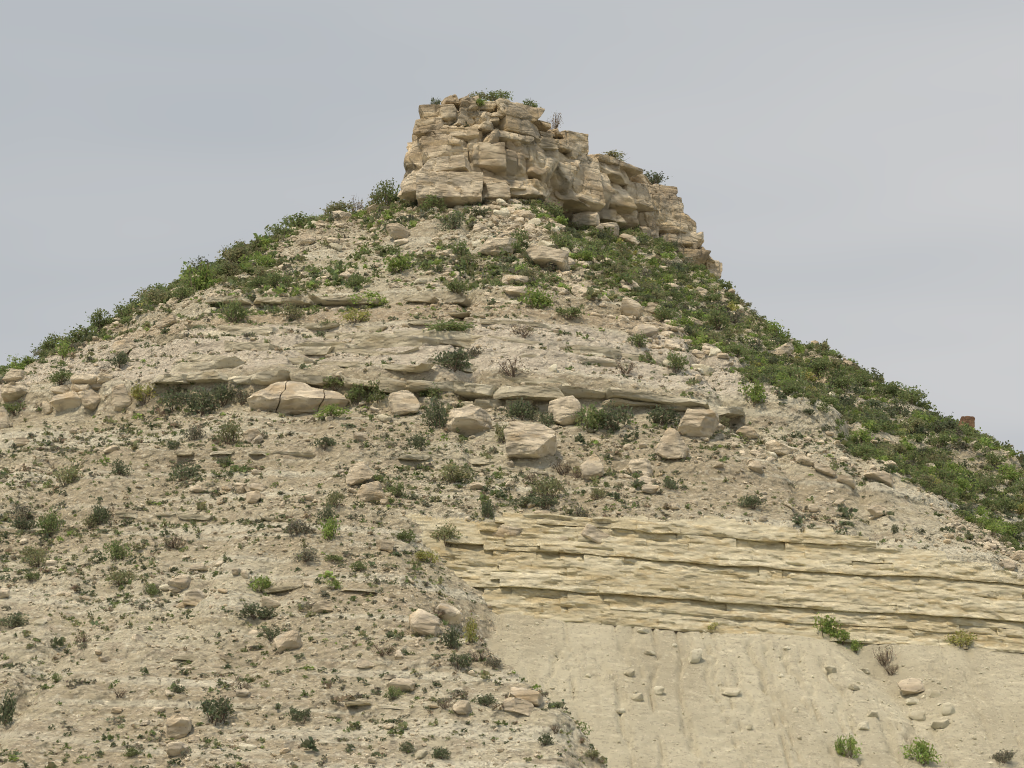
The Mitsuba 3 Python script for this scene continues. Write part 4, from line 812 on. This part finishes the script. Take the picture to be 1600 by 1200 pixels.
def block_mesh(size, seed, step=.22, r=.06, k=4, amp=.07, lo=.80, hi=.97, flat=2.0, most=18, bed=.14, crack=.10, taper=.10, beds=2.6):
    """A bedded block of limestone: a box with broken corners, uneven faces, bedding that stands proud or lies back, and cracks."""
    rng = np.random.default_rng(seed)
    size = np.asarray(size, float)
    n = [int(np.clip(round(s / t), 2, most)) for s, t in zip(size, (step, step * 2.2, step * .62))]
    v0, f = box_grid(*n)
    h = size / 2
    rr = r * min(size)
    p = v0 * h
    inner = np.clip(p, -(h - rr), h - rr)
    d = p - inner
    ln = np.linalg.norm(d, axis=1, keepdims=True)
    v = np.where(ln > 1e-9, inner + d / np.maximum(ln, 1e-9) * rr, p)
    v[:, 0] *= 1 + rng.uniform(-taper, taper) * v0[:, 1] + rng.uniform(-taper, taper) * v0[:, 2]
    v[:, 2] *= 1 + rng.uniform(-taper, taper) * v0[:, 0]
    v = chop(v, h, rng, k, lo, hi, .8)
    out = v0 * [1, 1, 0]
    out /= np.maximum(np.linalg.norm(out, axis=1, keepdims=True), 1e-6)
    q = v + seed * 3.7
    layer = meshkit.noise(q * [.5, .5, beds], seed % 83) - .5
    layer = np.sign(layer) * np.abs(layer * 2) ** .6 * .5
    joint = meshkit.noise(q * [1.7, 1.7, .45], seed % 71) - .5
    v = v + out * (layer * bed - crack * np.exp(-(joint / .045) ** 2))[:, None]
    q = v * 1.5 + seed * 3.7
    q[:, 2] *= flat
    nz = np.stack([meshkit.fbm(q + 19 * a, 4, (seed + a) % 89) - .5 for a in range(3)], -1)
    v = v + nz * amp * np.array([1.2, 1.8, .9]) * min(1.0, max(size) / 1.2) * 1.8
    return trimesh.Trimesh(v, f, process=False)


def put(key, mesh, material, centre, R, smooth=28):
    m = trimesh.Trimesh(mesh.vertices @ R.T + np.asarray(centre), mesh.faces, process=False)
    scene[key] = mikit.ply(m, material, smooth=smooth)
    return key


# ---- the beds of the road cut ------------------------------------------------------------------
def cut_y(x, z):
    y = 82.0
    for _ in range(3):
        y = y - (cut_plane(x, y) - z) / 1.75
    return y


def cut_relief(x, w):
    """How far the broken face of the road cut stands out, in metres: one rock mass, so its relief runs on from block to block."""
    p = np.stack([x, w * 2.2, 0 * x], -1)
    chips = meshkit.noise(p * [1.3, 2.0, 1] + 7, 61)
    return (meshkit.fbm(p * .45, 3, 62) - .5) * .34 + (meshkit.fbm(p * 1.9, 4, 63) - .5) * .28 - .10 * np.clip((chips - .62) * 12, 0, 1)


def cut_block(x0, x1, w0, w1, out, rng):
    n = (int(np.clip((x1 - x0) / .10, 4, 44)), 1, int(np.clip((w1 - w0) / .07, 3, 8)))
    v0, f = box_grid(*n)
    x = x0 - .012 + (x1 - x0 + .024) * (v0[:, 0] + 1) / 2
    w = w0 + (w1 - w0) * (v0[:, 2] + 1) / 2
    w = w + .09 * (meshkit.fbm(np.stack([x * .7, w * 1.6, 0 * x], -1), 3, 64) - .5) * 2
    z = w - DIP * x
    ex = np.minimum(x - x.min(), x.max() - x)
    edge = .022 * np.exp(-ex / .05) + .04 * np.exp(-(v0[:, 2] + 1) * (w1 - w0) / 2 / .05) + .03 * np.exp(-(1 - v0[:, 2]) * (w1 - w0) / 2 / .05)
    y = cut_y(x, z) - np.where(v0[:, 1] < 0, out + cut_relief(x, w) - edge, -1.3)
    return trimesh.Trimesh(np.stack([x, y, z], 1), f, process=False)


def build_cut():
    rng = np.random.default_rng(41)
    beds = [(11.40, 11.80, .10), (11.80, 12.10, .02), (12.10, 12.42, .08), (12.42, 12.74, .02), (12.74, 13.05, .28), (13.05, 13.40, .26), (13.40, 13.70, .18), (13.70, 14.02, .12), (14.02, 14.40, .06),
            (14.40, 14.62, .24), (14.62, 14.95, .22), (14.95, 15.25, .16), (15.25, 15.62, .08), (15.62, 15.85, .20), (15.85, 16.10, .16), (16.10, 16.40, .08), (16.40, 16.75, .13), (16.75, 17.10, .04), (17.10, 17.5, .08)]
    for w0, w1, out in beds:
        bed = numbered('road_cut__bed')
        x = -6.0 + rng.uniform(0, 1)
        while x < 27:
            L = rng.uniform(.9, 3.2)
            xm = x + L / 2
            z0, z1 = w0 - DIP * xm, w1 - DIP * xm
            y = float(cut_y(xm, (z0 + z1) / 2))
            if hill0(xm, y + .3) > z1 - .25 and scree_plane(xm, y - .5) < z1 - .05 and hill0(xm, y) + .7 * (crest_x(y) - xm) < z0 + .9:
                if xm < np.interp(w0, [11.4, 12.5, 13.5, 14.6, 16], [-2.2, -2.8, -3.2, -.8, .5]) - rng.uniform(0, 1.4):
                    x += L
                    continue
                if w0 > 15.8 and meshkit.noise(np.array([xm * .45, w0 * 5, 2.0]), 68) < .46:
                    x += L
                    continue
                o = out + rng.normal(0, .03) - (.12 if rng.random() < .06 else 0) - np.interp(xm, [-4, -1, 4], [.62, .30, 0])
                m = cut_block(x, x + L, w0, w1, o, rng)
                put(numbered(bed + '__block'), m, 'cut_material', (0, 0, 0), np.eye(3), smooth=24)
            x += L


build_cut()


# ---- ledges of limestone along the hill --------------------------------------------------------
def build_ledge(path, thick, out, length, seed, gap=.12, material='ledge_material', lean=0.0, drop=.25):
    """A chain of slabs along a line of world points; the line is the upper edge of the riser."""
    rng = np.random.default_rng(seed)
    ledge = numbered('hill__ledge')
    p = np.array(path, float)
    s = np.concatenate([[0], np.cumsum(np.linalg.norm(np.diff(p, axis=0), axis=1))])
    at = rng.uniform(-.4, .2)
    while at < s[-1]:
        L = rng.uniform(*length)
        if rng.random() > gap:
            a, b = (np.array([np.interp(t, s, p[:, k]) for k in range(3)]) for t in (at, at + L))
            c = (a + b) / 2
            t = thick * rng.uniform(.75, 1.25)
            D = t * rng.uniform(1.6, 2.4) + .9
            d = b - a
            yaw = math.atan2(d[1], d[0])
            o = out + rng.normal(0, .13)
            R = rot(yaw + rng.normal(0, .06), lean + rng.normal(0, .04), -math.atan2(d[2], np.hypot(d[0], d[1])) + rng.normal(0, .02))
            back = np.array([-math.sin(yaw), math.cos(yaw), 0])
            m = block_mesh((L * 1.02, D, t), int(rng.integers(1e6)), step=.2, r=.09, k=4, amp=.075, lo=.78, hi=.96, bed=.12, crack=.08)
            put(numbered(ledge + '__slab'), m, material, c + back * (D / 2 - o) + [0, 0, -t * drop], R)
        at += L * rng.uniform(.97, 1.05)


for args in LEDGES:
    build_ledge(*args)


# ---- the crag on the summit --------------------------------------------------------------------
def build_crag(key, blocks, label, category):
    labels[key] = {'label': label, 'category': category}
    for (x, y, z, w, d, h, yaw, pitch, roll, seed, big) in blocks:
        massive = w * h > 1.1
        m = block_mesh((w, d, h), seed, step=.4 if big == 1 else .16, r=.07, k=6 if big == 1 else 1 if big == 2 else 5 if massive else 4, amp=.16 if big == 1 else .060 if massive else .055, lo=.74, hi=.95, most=26, bed=.24 if big == 1 else .04 if massive else .07, crack=.24 if big == 1 else .17, beds=1.5 if massive else 2.8)
        put(numbered(key + '__block'), m, 'boulder_material' if big == 2 else 'crag_material', (x, y, z), rot(yaw, pitch, roll), smooth=16)


for args in CRAGS:
    build_crag(*args)


# ---- boulders, each a thing --------------------------------------------------------------------
def place_rock(x, y, dz, w, d, h, yaw, pitch, roll, seed, style, label, group):
    name = {'b': 'boulder', 'p': 'boulder', 's': 'rock_slab', 'f': 'boulder', 'g': 'boulder', 'r': 'boulder', 't': 'stone'}[style]
    key = numbered(name)
    if style == 's':
        m = block_mesh((w, d, h), seed, step=.12, r=.16, k=7, amp=.05, lo=.68, hi=.93, bed=.05, crack=.03)
    elif style == 'f':
        m = boulder_mesh((w, d, h), seed, 3, 14, .58, .84, .13, .5)
    elif style == 't':
        m = boulder_mesh((w, d, h), seed, 2, 9, .6, .88, .16)
    elif style == 'g':
        m = boulder_mesh((w, d, h), seed, 4, 9, .66, .88, .10, .55)
        v = m.vertices
        g = v[:, 2] - .20 * h + .16 * v[:, 0] + .25 * w * np.abs(v[:, 0] / w + .1) * -.6
        m = trimesh.Trimesh(v * (1 - .075 * np.exp(-(g / (.035 * h)) ** 2) * (v[:, 1] < 0))[:, None], m.faces, process=False)
    elif style == 'r':
        m = block_mesh((w, d, h), seed, step=.10, r=.10, k=5, amp=.05, lo=.74, hi=.95, bed=.07, crack=.05)
    else:
        m = boulder_mesh((w, d, h), seed)
    mat_ = {'p': 'pale_material', 'r': 'red_material', 't': 'pale_material'}.get(style, 'boulder_material')
    put(key, m, mat_, (x, y, float(ground_z(x, y)) + min(dz, .52 * h)), rot(yaw, pitch, roll))
    labels[key] = {'label': label, 'category': {'s': 'rock', 't': 'stone'}.get(style, 'boulder'), **({'group': group} if group else {})}


for row in ROCKS:
    place_rock(*row)


def build_split(key, x, y, z, profile, depth, cracks, label):
    """One big boulder, broken by cracks where it lies: profile (x, z, how far the face leans back), then the cracks (x at the top, x at the foot)."""
    labels[key] = {'label': label, 'category': 'boulder'}
    p = np.array([(a, s * depth / 2 * (1 - (b if s < 0 else 0)), c * (1 if s < 0 else .8)) for a, c, b in profile for s in (-1, 1)])
    hull = trimesh.convex.convex_hull(p)
    m = hull.subdivide().subdivide().subdivide()
    q = m.vertices * .9
    nz = np.stack([meshkit.fbm(q + 19 * k, 4, 31 + k) - .5 for k in range(3)], -1)
    fine = np.stack([meshkit.fbm(q * [3, 3, 6] + 29 * k, 3, 41 + k) - .5 for k in range(3)], -1)
    body = manifold3d.Manifold(manifold3d.Mesh((m.vertices + nz * .55 + fine * .16).astype(np.float32), m.faces.astype(np.uint32)))
    pieces = []
    for top, foot in cracks:
        n = np.array([1.0, .12, (top - foot) / -2.0 * 1.0])
        n /= np.linalg.norm(n)
        right, left = body.split_by_plane(n.tolist(), float(n[0] * (top + foot) / 2))
        pieces.append(left)
        body = right
    pieces.append(body)
    for k, piece in enumerate(pieces):
        mm = piece.refine_to_length(.16).to_mesh()
        pv = np.array(mm.vert_properties[:, :3], float)
        pv = pv + np.stack([(meshkit.fbm(pv * [.6, 1.1, 1.5] + 9 * a, 3, 51 + a) - .5) * .42 for a in range(3)], -1)      # the cracks run unevenly
        c = pv.mean(0)
        R = rot((k - 1) * .012, -.02 * k, (.010, -.008, -.02)[k])
        pv = (pv - c) @ R.T * [.988, 1, 1] + c + [(k - 1) * .035, -.06 * k, -.03 * k]
        put(numbered(key + '__piece'), trimesh.Trimesh(pv, np.array(mm.tri_verts), process=False), 'boulder_material', (x, y, z), np.eye(3))


for args in SPLITS:
    build_split(*args)


# ---- shrubs -------------------------------------------------------------------------------------
SUNLIT = 2.0
COLOURS = {'bright': (.150, .200, .068), 'green': (.115, .142, .068), 'olive': (.150, .158, .092), 'dark': (.092, .108, .070), 'grey': (.130, .130, .102), 'dead': (.175, .152, .115), 'yellow': (.210, .215, .085)}


def leaf_cloud(seed, n, leaf, w, h, clumps, colour, airy=.3):
    """n leaf faces in clumps through a low dome of width w and height h, standing at the origin: vertices, faces, colours."""
    rng = np.random.default_rng(seed)
    a, r = rng.uniform(0, 2 * np.pi, clumps), np.sqrt(rng.random(clumps)) * .36
    hz = rng.uniform(.18, .80, clumps) * (1 - r * .9)
    cen = np.stack([np.cos(a) * r * w, np.sin(a) * r * w, hz * h], 1)
    pick = rng.integers(clumps, size=n)
    size = rng.uniform(.6, 1.15, clumps)
    off = rng.normal(size=(n, 3))
    off *= (rng.random(n) ** .45 / np.linalg.norm(off, axis=1))[:, None]
    p = cen[pick] + off * np.array([w * .26, w * .26, h * .30]) * size[pick][:, None] * (1 + airy * (rng.random(n) < .12)[:, None])
    p[:, 2] = np.abs(p[:, 2]) + .02
    u = rng.normal(size=(n, 3))
    u /= np.linalg.norm(u, axis=1, keepdims=True)
    t = np.cross(u, rng.normal(size=(n, 3)))
    t /= np.linalg.norm(t, axis=1, keepdims=True)
    s = leaf * rng.uniform(.6, 1.3, n)[:, None]
    v = np.stack([p - u * s - t * s * .35, p + u * s * .1 - t * s * .75, p + u * s, p + t * s * .7], 1).reshape(-1, 3)
    i = np.arange(n)[:, None] * 4
    f = np.vstack([i + [0, 1, 2], i + [0, 2, 3]])
    tone = rng.uniform(.75, 1.25, clumps)[pick] * rng.uniform(.8, 1.2, n)
    c = np.asarray(colour)[None] * SUNLIT * tone[:, None] * (1 + rng.normal(0, .06, (n, 3)))
    return v, f, np.clip(np.repeat(c, 4, 0), .01, .9), cen


def stem_mesh(cen, seed, thick, h):
    rng = np.random.default_rng(seed)
    vs, fs, at = [], [], 0
    for c in cen:
        b = np.array([rng.normal(0, .04), rng.normal(0, .04), -.15])
        mid = (b + c) / 2 + rng.normal(0, .06 * h, 3)
        tip = c + rng.normal(0, .14 * h, 3) + [0, 0, .14 * h]
        v, f = [], []
        ring = [(b, thick), (mid, thick * .65), (c, thick * .45), (tip, thick * .15)]
        for q, r in ring:
            for k in range(3):
                v.append(q + r * np.array([math.cos(k * 2.094), math.sin(k * 2.094), 0]))
        for j in range(len(ring) - 1):
            for k in range(3):
                a0, a1 = j * 3 + k, j * 3 + (k + 1) % 3
                f += [[a0, a1, a1 + 3], [a0, a1 + 3, a0 + 3]]
        vs.append(np.array(v))
        fs.append(np.array(f) + at)
        at += len(v)
    return trimesh.Trimesh(np.vstack(vs), np.vstack(fs), process=False)


PROTO = {}


def shrub_proto(kind, variant):
    """(foliage, stem) shape dicts of a shrub one metre wide and 0.7 m high."""
    if (kind, variant) not in PROTO:
        sparse = kind in ('dead',)
        v, f, c, cen = leaf_cloud(100 + variant * 17 + len(kind), 260 if sparse else 620, .028 if sparse else .040, 1.0, .72, 12, COLOURS[kind], .6)
        st = stem_mesh(np.vstack([cen, cen * [1.3, 1.3, 1.05]]) if sparse else cen, variant, .022, .7)
        PROTO[(kind, variant)] = (mikit.ply((v, f), 'leaf_material', color=c), mikit.ply(st, 'stem_material'))
    return PROTO[(kind, variant)]


def place_shrub(x, y, w, h, kind, yaw, variant, label, group, z=None, name='shrub'):
    key = numbered(name)
    fol, st = shrub_proto(kind, variant)
    z = float(ground_z(x, y)) if z is None else z
    m = T().translate([x, y, z - .04 * h]).rotate([0, 0, 1], math.degrees(yaw)).scale([w, w, h / .72])
    scene[key + '__foliage'] = {**fol, 'to_world': m}
    scene[key + '__stem'] = {**st, 'to_world': m}
    labels[key] = {'label': label, 'category': 'shrub', **({'group': group} if group else {})}


for row in SHRUBS:
    place_shrub(*row)


# ---- the small growth and the loose stones ------------------------------------------------------
def flank(x, y):
    """Metres to the right of the edge of the brush on the hill's right flank."""
    e = np.array(FLANK)
    return x - np.interp(-y, -e[:, 1], e[:, 0])


def left_fringe(x, y):
    r, th = seg_dist(x, y)
    return np.clip((-th - 45) / 20, 0, 1) * (r > 9)


def in_view(x, y, slack=1.5):
    return np.abs(x) < y * .257 + slack


def scatter(rng, n, x0, x1, y0, y1):
    x, y = rng.uniform(x0, x1, n), rng.uniform(y0, y1, n)
    ok = in_view(x, y)
    return x[ok], y[ok]


SAID = set()
COUNTS = ('half a metre', 'one metre', 'two metres', 'three metres', 'four metres', 'five metres', 'six metres', 'seven metres', 'eight metres', 'nine metres', 'ten metres')


def label_near(what, x, y, z):
    """Says which one it is by where it stands from things one can find."""
    near = sorted((math.dist((x, y, z), q[1:]), q) for q in LANDMARKS)
    for d, (name, a, b, c) in near[:18]:
        dx, dv = x - a, (z / y - c / b) * y
        side = ('right' if dx > 0 else 'left') if abs(dx) > 1.2 * abs(dv) else ('above' if dv > 0 else 'below') if abs(dv) > 2.2 * abs(dx) else f"{'above' if dv > 0 else 'below'} and {'right' if dx > 0 else 'left'}"
        of = '' if side in ('above', 'below') else ' of'
        r = math.hypot(dx, dv)
        text = f"{what} {COUNTS[min(10, int(r + .5))]} {side}{of} the {name}"
        if text not in SAID and r < 10.5 and len(text.split()) <= 16:
            SAID.add(text)
            return text
    return None


LOOK = {'bright': 'bright green', 'green': 'green', 'olive': 'olive green', 'grey': 'grey green', 'dark': 'dark green', 'dead': 'bare brown', 'yellow': 'yellowish'}


def build_small_growth():
    rng = np.random.default_rng(77)
    big = []
    # the brush on the right flank and along the left skyline
    x, y = scatter(rng, 70000, -34, 36, 66, 142)
    fl = flank(x, y) + (meshkit.fbm(pts(x, y, 2.5), 2, 31) - .5) * 3.0
    lf = left_fringe(x, y)
    r, _ = seg_dist(x, y)
    patch = meshkit.fbm(pts(x, y, 3.2), 3, 51)
    pr = np.clip((fl + 1.5) / 2.6, 0, 1) ** .8 * (.90 + 1.2 * (patch - .45)) * (r > 6.5)
    pr = np.maximum(pr, lf * np.clip((patch - .26) * 3, 0, 1) * np.interp(r, [12, 22], [.35, .8]))
    pr = np.where(ground_kind(x, y) == 0, pr, 0)
    w = rng.gamma(5, .15, len(x)) * .9 + .25
    keep = rng.random(len(x)) < pr
    seen = {}
    for i in np.nonzero(keep)[0]:
        c = (int(x[i] // 1.2), int(y[i] // 1.2))
        near = [q for a in (-1, 0, 1) for b in (-1, 0, 1) for q in seen.get((c[0] + a, c[1] + b), ())]
        if any(math.hypot(x[i] - q[0], y[i] - q[1]) < .24 * (w[i] + q[2]) for q in near):
            keep[i] = False
        else:
            seen.setdefault(c, []).append((x[i], y[i], w[i]))
    x, y, w = x[keep], y[keep], w[keep]
    kinds = rng.choice(['bright', 'green', 'olive', 'grey', 'dark', 'yellow', 'dead'], len(x), p=[.20, .52, .16, .03, .07, .02, .0])
    left = left_fringe(x, y) > .3
    for i in range(len(x)):
        big.append((w[i], x[i], y[i], kinds[i], 'left' if left[i] and x[i] < -6 else 'flank'))
    # single bushes and tufts all over the stony slopes
    x, y = scatter(rng, 110000, -34, 34, 58, 134)
    patch = meshkit.fbm(pts(x, y, 4.5), 3, 61)
    w_ = ground_z(x, y) + DIP * x
    pr = .28 * np.clip((patch - .30) * 4, .12, 1.3)
    pr *= np.interp(w_, [3, 8, 12, 20, 24.0, 25.5, 31.0, 34, 44], [.8, 1.2, 1.6, 1.5, 1.1, .40, .5, 1.0, .85])
    pr *= np.where(flank(x, y) > 0, 0, 1) * (ground_kind(x, y) == 0)
    keep = rng.random(len(x)) < pr
    x, y = x[keep], y[keep]
    w_ = ground_z(x, y) + DIP * x
    w = np.clip(rng.lognormal(-1.62, .52, len(x)), .10, 1.1) * np.interp(w_, [5, 20, 31, 33, 44], [.85, 1.0, 1.2, 2.0, 2.3])
    kinds = np.where(w_ > 31, rng.choice(['bright', 'green', 'olive', 'grey', 'dark'], len(x), p=[.15, .35, .25, .13, .12]),
                     rng.choice(['bright', 'green', 'olive', 'grey', 'dark', 'dead'], len(x), p=[.04, .16, .22, .24, .24, .10]))
    for i in range(len(x)):
        big.append((w[i], x[i], y[i], kinds[i], 'upper' if w_[i] > 31 else 'middle' if w_[i] > 17.5 else 'lower'))
    taken = np.array([(s[0], s[1]) for s in SHRUBS])
    rocks = np.array([(s[0], s[1]) for s in ROCKS])
    rest = []
    big.sort(key=lambda t: -t[0] / t[2])
    n_own = max(0, 300 - len(SHRUBS))
    for (wd, px, py, kind, where) in big:
        clear = np.min(np.hypot(*(taken - [px, py]).T)) > .5 and np.min(np.hypot(*(rocks - [px, py]).T)) > .35
        if n_own > 0 and clear:
            n_own -= 1
            lab, grp = SHRUB_REGION[where]
            size = 'big' if wd > .95 else 'small' if wd < .6 else 'middling'
            own = label_near(f'{size} {LOOK[kind]} bush', px, py, float(ground_z(px, py)))
            place_shrub(px, py, wd * 1.1, wd * rng.uniform(.55, .8), kind, rng.uniform(0, 6.28), int(rng.integers(6)), own or lab, grp)
        else:
            rest.append((wd, px, py, kind, where))
    for key, wheres in (('brush', ('flank', 'left')), ('scrub', ('upper', 'middle', 'lower'))):
        vs, fs, cs, at = [], [], [], 0
        tiny = {}
        for (wd, px, py, kind, where) in rest:
            if where not in wheres:
                continue
            var = int(rng.integers(5))
            if (kind, var) not in tiny:
                n = 150 if key == 'brush' else 30
                tiny[(kind, var)] = leaf_cloud(900 + var * 13 + len(kind), n, .074 if key == 'brush' else .15, 1.0, .72, 6, COLOURS[kind], .5)[:3]
            v, f, c = tiny[(kind, var)]
            a = rng.uniform(0, 6.28)
            R = np.array([[math.cos(a), -math.sin(a), 0], [math.sin(a), math.cos(a), 0], [0, 0, rng.uniform(.55, 1.1)]])
            vs.append(v @ R.T * wd + [px, py, float(ground_z(px, py)) - .03 * wd])
            fs.append(f + at)
            cs.append(c * rng.uniform(.8, 1.2))
            at += len(v)
        scene[key] = mikit.ply((np.vstack(vs), np.vstack(fs)), 'leaf_material', color=np.vstack(cs))
        labels[key] = {'label': {'brush': 'dense low green brush covering the right flank and the left skyline of the hill', 'scrub': 'small dark tufts and bushlets dotted over the stony slopes'}[key],
                       'category': key, 'kind': 'stuff'}


build_small_growth()


def build_loose_stones():
    rng = np.random.default_rng(99)
    x, y = scatter(rng, 150000, -32, 34, 58, 138)
    w_ = ground_z(x, y) + DIP * x
    k = ground_kind(x, y)
    fl = flank(x, y)
    patch = meshkit.fbm(pts(x, y, 3.0), 3, 71)
    pr = np.interp(w_, [3, 10, 17, 23, 25, 31, 33, 46], [.26, .26, .27, .26, .14, .14, .30, .36]) * np.clip((patch - .3) * 4, .15, 1.4)
    pr = np.where(fl > -6, pr * np.interp(fl, [-6, -3, 0, 2, 4], [1, 2.6, 2.6, .7, .3]), pr)
    pr = np.where(k == 2, (.16 + .9 * np.exp(-((x - 15.6) / 1.7) ** 2 - ((y - 75.5) / 2.6) ** 2)) * np.clip((patch - .3) * 4, .3, 1.4), pr)
    pr = np.where(k == 1, 0, pr)
    keep = rng.random(len(x)) < pr
    x, y, w_, k, fl = x[keep], y[keep], w_[keep], k[keep], fl[keep]
    s = np.clip(rng.lognormal(-2.05, .62, len(x)), .05, 1.0) * np.interp(w_, [5, 20, 33, 46], [.75, .9, 1.25, 1.5])
    s = np.where((fl > -5) & (k == 0), s * 1.25, s)
    s = np.where(k == 2, np.clip(s * .62, .05, .34), s)
    taken = np.array([(q[0], q[1]) for q in ROCKS])
    order = np.argsort(-s / y)
    n_own = max(0, 300 - len(ROCKS))
    protos = [boulder_mesh((1, .8, .6), 700 + j, 2, 10, .58, .86, .16, .65) for j in range(10)]
    small = [boulder_mesh((1, .8, .6), 800 + j, 1, 6, .6, .86, .2, .7) for j in range(10)]
    tiny = [trimesh.Trimesh(np.random.default_rng(j).uniform(.7, 1.1, (12, 1)) * trimesh.creation.icosahedron().vertices * [.5, .45, .34], trimesh.creation.icosahedron().faces, process=False) for j in range(8)]
    plys = [(mikit.ply(m, 'boulder_material', smooth=38), mikit.ply(m, 'pale_material', smooth=38)) for m in protos]
    vs, fs, at = {0: [], 2: []}, {0: [], 2: []}, {0: 0, 2: 0}
    for i in order:
        yaw, sc = rng.uniform(0, 6.28), s[i] * np.array([1, rng.uniform(.7, 1.1), rng.uniform(.5, 1.1)])
        g = downhill(x[i], y[i])
        tilt, z = min(.6, float(np.hypot(*g)) * .8), float(ground_z(x[i], y[i])) + .12 * s[i]
        az = math.atan2(g[1], g[0])
        if n_own > 0 and np.min(np.hypot(*(taken - [x[i], y[i]]).T)) > .45:
            n_own -= 1
            key = numbered('stone')
            m = T().translate([x[i], y[i], z]).rotate([-math.sin(az), math.cos(az), 0], math.degrees(tilt)).rotate([0, 0, 1], math.degrees(yaw)).scale(sc.tolist())
            pale = rng.random() < .35
            scene[key] = {**plys[int(rng.integers(10))][int(pale)], 'to_world': m}
            where = 'scree' if k[i] == 2 else 'edge' if fl[i] > -5 else 'upper' if w_[i] > 31 else 'middle' if w_[i] > 17.5 else 'lower'
            lab, grp = STONE_REGION[where]
            own = label_near(('large ' if s[i] > .75 else 'small ' if s[i] < .4 else '') + ('pale' if pale else 'tan') + ' stone', x[i], y[i], z)
            labels[key] = {'label': own or lab, 'category': 'stone', 'group': grp}
            continue
        m = small[int(rng.integers(10))] if s[i] > .34 else tiny[int(rng.integers(8))]
        kk = 2 if k[i] == 2 else 0
        R = rot(yaw, rng.normal(0, .3), rng.normal(0, .3))
        vs[kk].append((m.vertices * sc) @ R.T + [x[i], y[i], z])
        fs[kk].append(m.faces + at[kk])
        at[kk] += len(m.vertices)
    for kk, key, mt, lab in ((0, 'rubble', 'boulder_material', 'loose limestone rubble strewn over the stony hillside'), (2, 'scree_rubble', 'pale_material', 'small pale stones scattered on the bare scree slope')):
        scene[key] = mikit.ply((np.vstack(vs[kk]), np.vstack(fs[kk])), mt, smooth=False)
        labels[key] = {'label': lab, 'category': 'rubble', 'kind': 'stuff'}


build_loose_stones()
